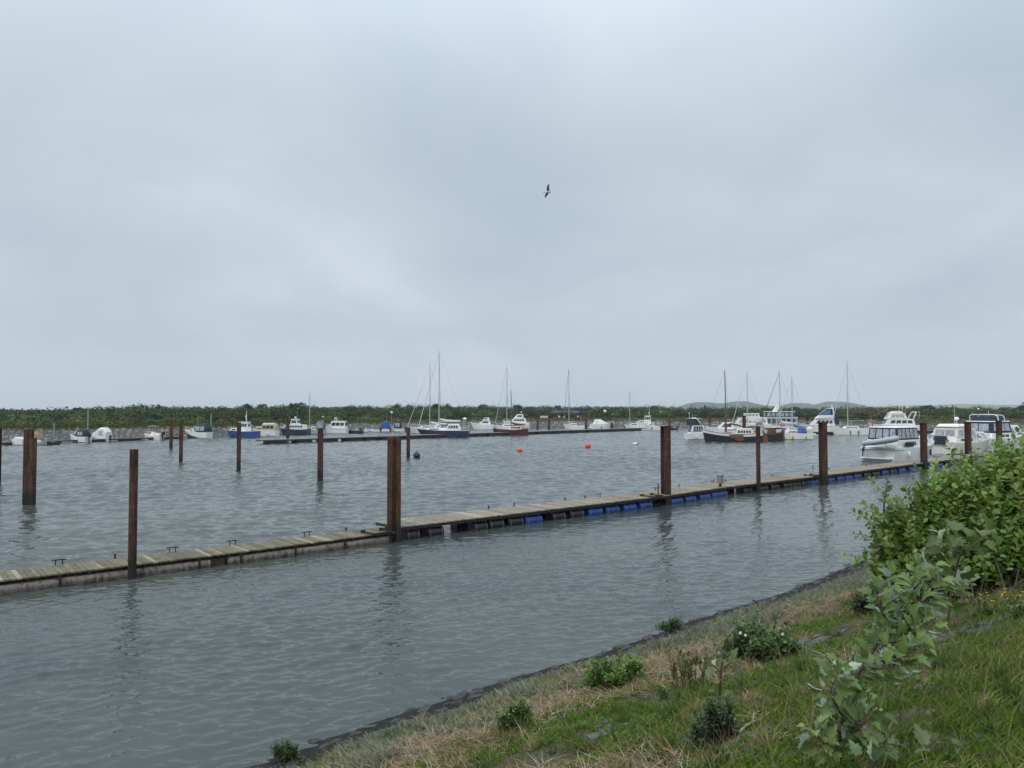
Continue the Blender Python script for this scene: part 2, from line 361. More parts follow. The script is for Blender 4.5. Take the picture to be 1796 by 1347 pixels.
tag(ground, kind='structure')

# dune hills on the skyline
def hill_strip(name, dist, prof, depth, colk, seed):
    m_ = MB(); px0, px1 = prof[0][0], prof[-1][0]; n = 130
    P = np.array(prof, float); rows = []
    for k, fr in enumerate((0.0, 0.15, 0.35, 0.6, 0.85, 1.0)):
        row = []
        for i in range(n + 1):
            px = px0 + (px1 - px0) * i / n; py = np.interp(px, P[:, 0], P[:, 1])
            top = H + dist * (HOR - py) / F
            x = (px - 898) / F * dist; y = dist + (fr - 0.5) * depth
            hgt = math.sin(math.pi * min(max(fr, 0.0), 1.0)) ** 0.8 if 0 < fr < 1 else 0
            z = 0.3 + max(top - 0.3, 0.2) * hgt * (1 + 0.06 * noise.noise(Vector((px * 0.09, fr * 4, seed)))) + (0.9 * noise.noise(Vector((px * 0.35, fr * 7, seed + 2))) if hgt > 0 else -1.5)
            row.append((x, y, z))
        rows.append(row)
    vs = [p for r in rows for p in r]; fs = []
    for k in range(len(rows) - 1):
        for i in range(n): fs.append((k * (n + 1) + i, k * (n + 1) + i + 1, (k + 1) * (n + 1) + i + 1, (k + 1) * (n + 1) + i))
    m_.add(vs, fs, 0, True); o = m_.build(name, colk); tag(o, kind='structure'); return o
mat('dune', (0.085, 0.098, 0.062), 0.9, scale=0.012, col2=(0.040, 0.052, 0.038), spec=0.1)
mat('field', (0.17, 0.19, 0.11), 0.9, scale=0.02, col2=(0.11, 0.135, 0.075), spec=0.1)
hill_strip('hills', 2500, [(1130, 719.5), (1170, 716), (1195, 713.5), (1212, 707), (1232, 704.5), (1255, 707.5), (1278, 706), (1300, 702.5), (1316, 708), (1345, 712), (1385, 712), (1398, 705.5), (1412, 711), (1440, 711), (1458, 703.5), (1476, 705.5), (1490, 712), (1540, 715), (1600, 717.5), (1640, 719.5)], 500, 'dune', 1.0)
hill_strip('hills', 2750, [(1250, 719), (1350, 716), (1500, 713), (1600, 711), (1650, 710.5), (1690, 708), (1740, 710), (1800, 710), (1900, 709), (2050, 713), (2150, 719)], 450, 'field', 4.0)
hill_strip('hills', 2900, [(100, 719), (250, 717), (420, 716), (600, 713.5), (720, 714.5), (900, 713.5), (1000, 713.5), (1120, 712.5), (1230, 715), (1300, 719)], 300, 'dune', 7.0)

# ------------------------------------------------------------------ water
def water_mat():
    m = bpy.data.materials.new('water'); m.use_nodes = True; t = m.node_tree; b = t.nodes['Principled BSDF']; n = t.nodes.new; l = t.links.new
    b.inputs['Roughness'].default_value = 0.03; b.inputs['IOR'].default_value = 1.333
    g = n('ShaderNodeNewGeometry')
    lo = n('ShaderNodeTexNoise'); lo.inputs['Scale'].default_value = 0.10; lo.inputs['Detail'].default_value = 3; l(g.outputs['Position'], lo.inputs['Vector'])
    rp = n('ShaderNodeValToRGB'); rp.color_ramp.elements[0].position = 0.35; rp.color_ramp.elements[1].position = 0.65
    rp.color_ramp.elements[0].color = (0.036, 0.046, 0.047, 1); rp.color_ramp.elements[1].color = (0.064, 0.074, 0.066, 1)
    l(lo.outputs['Fac'], rp.inputs[0]); l(rp.outputs[0], b.inputs['Base Color'])
    def layer(rot, sx, sy, sc, det, rough=0.5, dist=0.0):
        mp_ = n('ShaderNodeMapping'); mp_.vector_type = 'POINT'; mp_.inputs['Rotation'].default_value = (0, 0, R(rot)); mp_.inputs['Scale'].default_value = (sx, sy, 1)
        l(g.outputs['Position'], mp_.inputs[0])
        no = n('ShaderNodeTexNoise'); no.inputs['Scale'].default_value = sc; no.inputs['Detail'].default_value = det; no.inputs['Roughness'].default_value = rough; no.inputs['Distortion'].default_value = dist
        l(mp_.outputs[0], no.inputs['Vector']); return no.outputs['Fac']
    def mad(a, k, c=None):
        x = n('ShaderNodeMath'); x.operation = 'MULTIPLY_ADD'; l(a, x.inputs[0]); x.inputs[1].default_value = k
        if c is None: x.inputs[2].default_value = 0.0
        else: l(c, x.inputs[2])
        return x.outputs[0]
    h = mad(layer(10, 0.55, 1.0, 4.6, 3, 0.55, 0.2), 0.030)
    h = mad(layer(-35, 0.6, 1.0, 9.0, 2, 0.5), 0.006, h)
    # gusts: ripples run stronger and weaker over the surface
    gu = n('ShaderNodeTexNoise'); gu.inputs['Scale'].default_value = 0.13; gu.inputs['Detail'].default_value = 2; l(g.outputs['Position'], gu.inputs['Vector'])
    gm = n('ShaderNodeMapRange'); gm.inputs['From Min'].default_value = 0.35; gm.inputs['From Max'].default_value = 0.65; gm.inputs['To Min'].default_value = 0.72; gm.inputs['To Max'].default_value = 1.2
    l(gu.outputs['Fac'], gm.inputs['Value'])
    hm = n('ShaderNodeMath'); hm.operation = 'MULTIPLY'; l(h, hm.inputs[0]); l(gm.outputs[0], hm.inputs[1])
    bp = n('ShaderNodeBump'); bp.inputs['Strength'].default_value = 1.0; bp.inputs['Distance'].default_value = 1.0; bp.inputs['Filter Width'].default_value = 0.03
    l(hm.outputs[0], bp.inputs['Height']); l(bp.outputs[0], b.inputs['Normal'])
    M['water'] = m
water_mat()
# the harbour basin: a real wave surface, a sum of wind ripples running in many directions
def wave_height(x, y, dr):
    r_ = np.random.default_rng(5); z = np.zeros_like(x)
    gust = 1 + .28 * np.sin(x * .11 + 1.3 + .8 * np.sin(y * .05)) * np.sin(y * .085 + .4 + .9 * np.sin(x * .06)) + .15 * np.sin(x * .31 - y * .22)
    # the walkway breaks the chop: the water between it and the bank lies calmer, with shorter ripples
    qa, qb = at(0, 1045), at(1640, 820); nx_, ny_ = -(qb.y - qa.y), qb.x - qa.x; ln_ = math.hypot(nx_, ny_); nd = ((x - qa.x) * nx_ + (y - qa.y) * ny_) / ln_
    lee = np.clip((nd + 1.0) / 7.0, 0, 1); lee = lee * lee * (3 - 2 * lee)
    for k in range(84):
        lam = 0.20 * (11.0 ** (k / 83.0)) * r_.uniform(.9, 1.1); a = math.radians(98 if k % 3 else 128) + r_.normal(0, .50 if k % 3 else .3)
        slope = .028 * (1.0 if lam < 1.2 else 1.2 / lam); kk = 2 * math.pi / lam; amp = slope / kk
        fade = np.clip((lam / dr - 2.2) / 2.0, 0, 1) * (lee * 1.12 + (1 - lee) * (.88 if lam < .45 else .88 * (.45 / lam) ** 1.1))
        ph = kk * (x * math.cos(a) + y * math.sin(a)) + r_.uniform(0, 6.28) + .7 * np.sin(.35 * x * r_.uniform(.5, 1.5) + .3 * y + r_.uniform(0, 6.28))
        z += amp * fade * (np.sin(ph) + .22 * np.cos(2 * ph))
    return z * gust
rr_ = np.concatenate([np.arange(6.5, 30, .045), np.arange(30, 80, .12), np.arange(80, 215, .19)]); dr_ = np.concatenate([np.full(int(np.ceil((30 - 6.5) / .045)), .045), np.full(int(np.ceil(50 / .12)), .12), np.full(len(rr_), .19)])[:len(rr_)]
aa_ = np.linspace(R(-41), R(41), 860); RR, AA = np.meshgrid(rr_, aa_, indexing='ij'); DR = np.broadcast_to(dr_[:, None], RR.shape)
WX, WY = RR * np.sin(AA), RR * np.cos(AA)
WZ = wave_height(WX, WY, np.maximum(DR, RR * (aa_[1] - aa_[0])))
nr0, na0 = RR.shape; ii = np.arange(nr0 * na0, dtype=np.int32).reshape(nr0, na0)
wq = np.stack([ii[:-1, :-1], ii[:-1, 1:], ii[1:, 1:], ii[1:, :-1]], -1).reshape(-1, 4)[:, ::-1]
water = np_mesh('water', np.stack([WX, WY, WZ], -1).reshape(-1, 3), wq.ravel(), np.full(len(wq), 4), 'water', None, True, False)
tag(water, kind='structure')
wv = MB(); wv.add([(-2600, -300, -.16), (2600, -300, -.16), (2600, 330, -.16), (-2600, 330, -.16)], [(0, 1, 2, 3)])
tag(wv.build('water', 'water'), kind='structure')

# ------------------------------------------------------------------ rusty piles
def hprof(wd, dp, tf, ang):
    p = [(-wd, -dp), (wd, -dp), (wd, -dp + tf), (tf / 2, -dp + tf), (tf / 2, dp - tf), (wd, dp - tf), (wd, dp), (-wd, dp), (-wd, dp - tf), (-tf / 2, dp - tf), (-tf / 2, -dp + tf), (-wd, -dp + tf)]
    c, s = math.cos(ang), math.sin(ang); return [(x * c - y * s, x * s + y * c) for x, y in p]
def pile(label, x0, x1, top, wl, kind='tube', group='rusty mooring piles', lean=(0, 0), ztop_extra=0, bot=-2.2):
    cx = (x0 + x1) / 2; p = at(cx, wl); d = p.y; wdt = (x1 - x0) / F * d
    zt = H + d * (HOR - top) / F
    t = thing('mooring_pile', label, 'pile', (p.x, p.y + wdt / 2, 0), 0, group)
    m_ = MB()
    if kind == 'tube':
        m_.cyl((0, 0, bot), (lean[0], lean[1], zt - 0.02), wdt / 2, wdt / 2, 20, 0)
        m_.cyl((lean[0], lean[1], zt - 0.02), (lean[0], lean[1], zt), wdt / 2, wdt * 0.44, 20, 0)
        m_.build('shaft', 'rust', t)
    elif kind == 'box':       # two sheet-pile channels welded face to face: a deep groove runs down each side
        a = wdt / 2
        q = [(-a, -a * .55), (-a * .95, -a * .9), (-a * .30, -a * .9), (-a * .22, -a * .42), (a * .22, -a * .42), (a * .30, -a * .9), (a * .95, -a * .9), (a, -a * .55), (a, a * .55), (a * .9, a * .9), (a * .3, a * .9), (a * .2, a * .4), (-a * .2, a * .4), (-a * .3, a * .9), (-a * .9, a * .9), (-a, a * .55)]
        c, s = math.cos(0.22), math.sin(0.22)
        m_.prism([(x * c - y * s, x * s + y * c) for x, y in q], bot, zt); m_.build('shaft', 'rust_olive', t)
        k = MB(); k.prism([(-a * .2, -a * .62), (a * .2, -a * .62), (a * .2, -a * .43), (-a * .2, -a * .43)], bot, zt - 0.05); k.build('weld_strip', 'rust', t)
    elif kind == 'notch':     # H-beam with a lower channel welded on its right
        a = wdt / 2
        m_.prism([(x - a * .25, y) for x, y in hprof(a * .68, a * .7, a * .2, 0.3)], bot, zt); m_.build('shaft', 'rust', t)
        k = MB(); k.prism([(a * .40, -a * .75), (a, -a * .75), (a, a * .5), (a * .40, a * .5)], bot, zt - 0.45); k.build('side_channel', 'rust_olive', t)
    else:                     # H-beam
        m_.prism(hprof(wdt * .36, wdt * .44, wdt * .11, 0.38), bot, zt); m_.build('shaft', 'rust', t)
        k = MB(); b2 = wdt * .44
        k.box((0, 0, zt + 0.012), (wdt * .98, wdt * .98, 0.024), 0, 0.38); k.build('cap_plate', 'rust', t)
    return t
pile('rusty steel pile cut off by the left edge of the photo', -23, -5, 752, 851, 'beam')
pile('rusty H-beam pile with a stepped top standing in open water at far left', 35, 54, 753, 887, 'notch')
pile('slim round rusty pile against the mossy walkway near its left end', 221, 235, 788, 1018, 'tube')
pile('biggest rusty pile, grooved, where the mossy walkway meets the drum walkway', 677, 700.5, 766, 951, 'box')
pile('tall dark brown pile at the walkway beside the blue drums', 1161.5, 1178, 748, 886, 'beam')
pile('thin rusty pole at the walkway between the wooden box and a thick pile', 1328, 1335.5, 748, 864, 'tube')
pile('thick orange-brown pile at the walkway left of the big white motor yacht', 1440.5, 1453.5, 741, 851, 'beam')
pile('rusty pile at the walkway in front of the motor yacht bow', 1618.5, 1628.5, 742, 823, 'beam')
pile('rusty pile rising above the bush in front of the cream cruiser', 1696.5, 1706, 740, 806, 'beam')
pile('rusty pile rising above the bush in front of the navy-topped yacht', 1751.5, 1760, 738, 800, 'beam')
pile('smaller, farther of the two close rusty piles left of the green cruiser', 294.5, 302, 737, 786, 'beam')
pile('nearer of the two close rusty piles left of the green cruiser', 311, 319.5, 740, 811, 'beam')
pile('rusty pile in open water in front of the blue-hulled workboat', 412, 421.5, 742, 826, 'beam')
pile('rusty pile in open water in front of the white cruiser with the red stripe', 554, 566, 752, 845, 'beam')
pile('rusty pile in open water beside the black ball buoy', 712, 719, 750, 803, 'beam')
pile('rusty pile at the left end of the far black floating pier', 500, 507, 736, 772, 'beam')
pile('thin rusty pile behind the white cruiser with the dark flybridge', 1243.5, 1248, 733, 763, 'tube')
pile('dark pile behind the middle of the flat-bottomed barge', 1303.5, 1309, 729, 764, 'beam')
pile('dark pile left of the yacht with the blue windscreen', 1415, 1419.5, 732, 757, 'beam')
pile('tall thin dark pole on the far bank left of the barge mast', 1235.5, 1239, 711, 748.5, 'tube')
pile('short rusty pile at the right end of the far black pier', 1071, 1075.5, 741, 754, 'tube')
for k, (x, tp) in enumerate(((943, 733), (963, 729), (1010, 727), (1015, 731), (1028, 730), (1049, 728), (1174, 730))):
    pile(['dark pile left of the dark shed, behind the low dark boats', 'brown pile just left of the dark shed', 'dark pile in front of the right end of the dark shed', 'dark pile close by the right end of the dark shed, slightly shorter', 'brown pile behind the stern of the sports cruiser', 'brown pile behind the middle of the sports cruiser', 'brown pile on the stony shore right of the wheelhouse boat'][k], x - 1.8, x + 1.8, tp, 752, 'tube', 'piles along the far shore')
# concrete dolphin with a pale cap beside the navy yacht
p = at(815, 760); t = thing('mooring_post', 'grey concrete mooring post with a white cap behind the navy yacht stern', 'post', (p.x, p.y, 0))
m_ = MB(); m_.cyl((0, 0, -2), (0, 0, 2.9), 0.42, 0.40, 16); m_.build('shaft', 'concrete', t)
m_ = MB(); m_.cyl((0, 0, 2.9), (0, 0, 3.2), 0.45, 0.25, 16); m_.build('cap', 'white_paint', t)

# ------------------------------------------------------------------ near floating walkway
WLX = np.array([-60, 0, 380, 398, 678, 705, 900, 1145, 1165, 1280, 1330, 1445, 1560, 1640, 1720, 1800]); WLY = np.array([1053, 1045, 994.0, 991.5, 953, 948, 923, 890.5, 887.5, 869, 863, 847.5, 831, 820, 809.5, 799])
def dk(px): return at(px, float(np.interp(px, WLX, WLY)))
def walkway(label, pa, pb, wid, ztop, drums=None, steel=False, cleats=(), gap=0.03):
    a, b = dk(pa), dk(pb); ax = (b - a); L = ax.length; ax.normalize(); ang = math.atan2(ax.y, ax.x)
    t = thing('floating_walkway', label, 'walkway', (a.x, a.y, 0), ang, 'sections of the near floating walkway')
    rr = random.Random(int(pa * 7 + 3)); m_ = MB(); x = 0.0
    while x < L:
        pw = 0.145; q = rr.random(); g = rr.uniform(0.70, 1.12)
        tint = (g, g * rr.uniform(0.95, 1.05), g * rr.uniform(0.85, 1.0))
        if steel: tint = (g * 0.62, g * 0.62, g * 0.46)
        if q > (0.95 if steel else 0.86): tint = (1.15, 1.08, 0.95) if steel else (1.45, 1.38, 1.3)
        elif q < 0.06: tint = (0.95, 0.70, 0.55)
        dz = rr.uniform(-0.006, 0.006); ey = rr.uniform(-0.025, 0.02)
        m_.box((x + pw / 2, wid / 2 + ey / 2, ztop - 0.022 + dz), (pw - 0.012, wid + abs(ey), 0.044), 0, rr.uniform(-0.008, 0.008), tint); x += pw
    m_.build('deck', 'plank', t, tint=True)
    m_ = MB()
    for y in ((0.30, wid - 0.09) if steel else (0.09, wid - 0.09)): m_.box((L / 2, y, ztop - 0.105), (L - 0.05, 0.09, 0.11))
    for k in range(int(L / 1.5) + 1): m_.box((min(0.08 + k * 1.5, L - 0.08), wid / 2, ztop - 0.10), (0.09, wid - 0.10, 0.09))
    m_.build('frame_beam', 'dark_timber', t)
    if steel:
        n = max(1, round(L / 6.0)); sl = L / n
        for k in range(n):
            m_ = MB(); x0, x1 = k * sl + 0.03, (k + 1) * sl - (gap if k == n - 1 else 0.03); yy = 0.02
            ringf = lambda x: [Vector((x, yy + dy, z)) for dy, z in ((0, -0.35), (-0.02, -0.05), (-0.015, 0.12), (0.025, ztop - 0.155), (0.10, ztop - 0.145), (wid - 0.2, ztop - 0.145), (wid - 0.2, -0.35))]
            m_.loft([ringf(x0), ringf(x1)], 0, False); m_.build('steel_float', 'float_steel', t)
            if k == n - 1 and gap > .1: m_ = MB(); m_.box((L - gap / 2, .55, .06), (gap - .04, .9, .38)); m_.build('dark_gap_block', 'dark_timber', t)  # dark block added to close the gap after the last float, keeping it dark
            q = x0 + 0.4
            while q < x1:
                m_ = MB(); m_.box((q, -0.03, ztop - 0.20), (0.05, 0.06, 0.32)); m_.build('bracket', 'rust', t); q += 1.9
    if drums:
        for (d0, d1, colr_) in drums:
            q0, q1 = (dk(d0) - a).dot(ax), (dk(d1) - a).dot(ax); r = 0.27; yc = 0.34
            m_ = MB(); n = 18; prof = [(0, .93), (.03, 1.0), (.10, 1.0), (.13, .97), (.33, .97), (.36, 1.01), (.39, .97), (.61, .97), (.64, 1.01), (.67, .97), (.87, .97), (.90, 1.0), (.97, 1.0), (1, .93)]
            zc = ztop - 0.165 - r * 1.02 + rr.uniform(-0.025, 0.01)
            m_.loft([m_.ring((q0 + (q1 - q0) * u, yc, zc), (1, 0, 0), r * k, n) for u, k in prof], 0, True)
            dr = m_.build('float_drum', 'blue_plastic' if colr_ == 'b' else 'black_plastic', t)
            dr['label'] = 'blue plastic float drum' if colr_ == 'b' else 'black plastic float drum'
            for u in (0.12, 0.88):
                m_ = MB(); xx = q0 + (q1 - q0) * u
                m_.tube([(xx, yc - (r + .012) * math.cos(v), zc + (r + .012) * math.sin(v)) for v in np.linspace(-0.6, 1.5, 9)], 0.011, 5); m_.build('strap', 'hoop_metal', dr)
            m_ = MB(); m_.loft([m_.ring((q0 + (q1 - q0) * u, wid - yc, zc), (1, 0, 0), r * k, n) for u, k in prof], 0, True); m_.build('float_drum', 'black_plastic', t)
    for c, kind in cleats:
        q = (dk(c) - a).dot(ax); m_ = MB(); y = wid - 0.10
        if kind == 'c':
            m_.cyl((q - .09, y, ztop), (q - .09, y, ztop + .16), .016, .016, 6); m_.cyl((q + .09, y, ztop), (q + .09, y, ztop + .16), .016, .016, 6); m_.tube([(q - .19, y, ztop + .15), (q, y, ztop + .165), (q + .19, y, ztop + .15)], .018, 6)
            m_.build('cleat', 'rust', t)
        elif kind == 'k':
            m_.cyl((q, y, ztop), (q, y, ztop + .11), .03, .025, 8); m_.ell((q, y, ztop + .13), (.05, .05, .03)); m_.build('bollard', 'black_paint', t)
        elif kind == 'l':
            m_.cyl((q, y, ztop), (q, y, ztop + .40), .018, .018, 6); m_.ell((q, y, ztop + .43), (.06, .06, .055)); m_.build('marker_light', 'black_paint', t)
        elif kind == 'g':      # steel guide round a pile
            z_ = ztop + .03; m_.tube([(q - .40, .60, z_), (q - .40, -.10, z_), (q + .40, -.10, z_), (q + .40, .60, z_)], .035, 6); m_.build('pile_guide', 'rust', t)
            for sd_ in (-1, 1): m_ = MB(); m_.box((q + sd_ * .40, .62, ztop + .05), (.14, .14, .10)); m_.build('guide_bracket', 'rust', t)
        elif kind == 'p':
            m_.cyl((q, 0.12, ztop), (q, 0.12, ztop + .62), .035, .03, 8); m_.build('post', 'dark_timber', t)
    return t
walkway('left end of the near walkway, mossy planks on rust-stained white steel floats', -75, 397.5, 1.4, 0.38, steel=True, cleats=((-30, 'c'), (119, 'c'), (221, 'k'), (325, 'c')), gap=0.5)
walkway('short mossy walkway section between the gap and the biggest pile', 399, 688, 1.4, 0.38, steel=True, cleats=((670, 'g'), (436, 'c'), (570, 'c'), (640, 'k')))
walkway('pale-planked walkway section on black and blue drums right of the biggest pile', 702, 1160, 1.9, 0.53, cleats=((1152, 'g'), (905, 'k'), (950, 'k'), (1040, 'k'), (1075, 'k'), (1100, 'c'), (1158, 'p')),
        drums=[(716, 739, 'k'), (754, 782, 'k'), (836, 860, 'k'), (863, 889, 'k'), (897, 923, 'k'), (927, 956, 'b'), (974, 997, 'k'), (1005, 1029, 'k'), (1037, 1061, 'b'), (1068, 1091, 'b'), (1099, 1121, 'b'), (1127, 1148, 'b')])
walkway('walkway section with bright blue drums and a wooden box at its end', 1166, 1281, 1.9, 0.53, cleats=((1200, 'k'), (1240, 'k')), drums=[(1181, 1201, 'b'), (1206, 1224, 'b'), (1231, 1249, 'b'), (1252, 1279, 'b')])
walkway('greyer walkway section on dark drums either side of the thin pole', 1283, 1443, 1.9, 0.53, cleats=((1433, 'g'), (1297, 'c'), (1320, 'k'), (1375, 'c'), (1400, 'k')), drums=[(1309, 1324, 'k'), (1337, 1352, 'k'), (1357, 1371, 'k'), (1379, 1393, 'k'), (1395, 1408, 'k'), (1410, 1423, 'k'), (1425, 1440, 'b')])
walkway('walkway section running past the stern of the big white motor yacht', 1447, 1622, 1.9, 0.53, cleats=((1470, 'l'), (1497, 'c'), (1560, 'k')), drums=[(1456, 1467, 'b'), (1471, 1483, 'b'), (1486, 1498, 'b'), (1501, 1513, 'b'), (1518, 1529, 'k'), (1533, 1544, 'k'), (1549, 1560, 'b'), (1563, 1574, 'k'), (1579, 1591, 'b'), (1597, 1610, 'b')])
walkway('farthest walkway section, its end hidden behind the leafy bush', 1626, 1800, 1.9, 0.53, drums=[(1629, 1641, 'b'), (1646, 1656, 'b'), (1661, 1672, 'k'), (1678, 1690, 'b'), (1706, 1718, 'k')])
# pile guides on the walkway and the weathered wooden box post
p = dk(1264); t = thing('service_post', 'weathered wooden box on a short post at the walkway edge', 'post', (p.x + 0.1, p.y + 0.45, 0.53), R(42))
m_ = MB(); m_.box((0, 0, 0.10), (0.12, 0.12, 0.20)); m_.build('post', 'dark_timber', t)
m_ = MB(); m_.box((0, 0, 0.42), (0.30, 0.26, 0.46)); m_.build('box_body', 'plank', t, 0.01, True)
m_ = MB(); m_.box((0, 0, 0.665), (0.34, 0.30, 0.03)); m_.build('lid', 'concrete', t)

# ------------------------------------------------------------------ far floating piers
def far_pier(label, A, B, wid, floats, n_free=0, ztop=0.58):
    a, b = at(*A), at(*B); ax = b - a; L = ax.length; ax.normalize(); ang = math.atan2(ax.y, ax.x)
    t = thing('floating_pier', label, 'pier', (a.x, a.y, 0), ang)
    m_ = MB(); x = 0; rr = random.Random(3)
    while x < L: g = rr.uniform(.75, 1.1); m_.box((x + 0.5, wid / 2, ztop - .04), (0.98, wid, .08), 0, 0, (g, g, g)); x += 1.0
    m_.build('deck', 'far_plank', t, tint=True)
    m_ = MB(); m_.box((L / 2, -0.03, ztop - .12), (L, 0.06, .18)); m_.box((L / 2, wid + .03, ztop - .12), (L, 0.06, .18)); m_.build('side_beam', 'dark_timber', t)
    def par(px):
        d0 = (px - 898) / F       # solve where the sight line crosses the pier line
        return (a.x - d0 * a.y) / (d0 * ax.y - ax.x)
    for f0, f1 in floats:
        q0, q1 = par(f0), par(f1); m_ = MB(); m_.box(((q0 + q1) / 2, wid / 2, 0.02), (abs(q1 - q0), wid - .1, 0.78)); m_.build('float', 'float_black', t, 0.03)
    return t
fl = [(474, 504), (523, 549), (567, 594), (611, 635), (643, 661), (671, 707), (710, 760), (762, 830), (838, 853), (857, 900), (903, 939), (945, 969), (972, 1000), (1003, 1028), (1033, 1070), (1073, 1125)]
far_pier('long far pier on black floats behind the open water, boats alongside', (462, 779), (1128, 755), 2.0, fl)
far_pier('short dark pier under the white yacht bow at the far right', (1438, 763), (1500, 762), 1.6, [(1440, 1462), (1464, 1496)])
far_pier('low plank jetty along the left stony shore, small boats tied to it', (10, 781), (322, 769.5), 1.2, [(12, 50), (60, 110), (150, 190), (215, 250), (285, 318)], ztop=0.42)
far_pier('dark pier in front of the stony shore above the big yacht', (1585, 760), (1790, 761), 1.4, [(1588, 1632), (1636, 1700), (1706, 1785)])

# ------------------------------------------------------------------ buoys
def buoy(name, label, px, py, r, m1, m2):
    p = at(px, py); t = thing(name, label, 'buoy', (p.x, p.y, 0), 0)
    b_ = MB(); b_.ell((0, 0, r * .62), (r, r, r), 0, 16, 10); b_.build('float_ball', m1, t)
    b_ = MB(); b_.cyl((0, 0, r * 1.55), (0, 0, r * 1.85), r * .22, r * .15, 8); b_.tube([(r * .12 * math.cos(v), 0, r * 1.9 + r * .14 * math.sin(v)) for v in np.linspace(-0.5, 3.6, 9)], r * .05, 5); b_.build('neck', m2, t)
buoy('mooring_buoy', 'smaller orange ball buoy floating in front of the red sailing boat', 912, 792, 0.30, 'orange_plastic', 'orange_plastic')
buoy('mooring_buoy', 'bigger orange ball buoy floating in the middle of the basin', 1031, 785, 0.40, 'orange_plastic', 'red_paint')
buoy('mooring_buoy', 'black ball buoy floating beside a rusty pile', 731, 803, 0.36, 'black_plastic', 'black_paint')
p = at(1115, 780); t = thing('mooring_buoy', 'small white and red can buoy lying low in the water', 'buoy', (p.x, p.y, 0))
m_ = MB(); m_.cyl((-.38, 0, .1), (.2, 0, .16), .17, .17, 12); m_.build('float_ball', 'white_paint', t)
m_ = MB(); m_.cyl((.2, 0, .16), (.36, 0, .17), .172, .10, 12); m_.build('end_cap', 'red_paint', t)

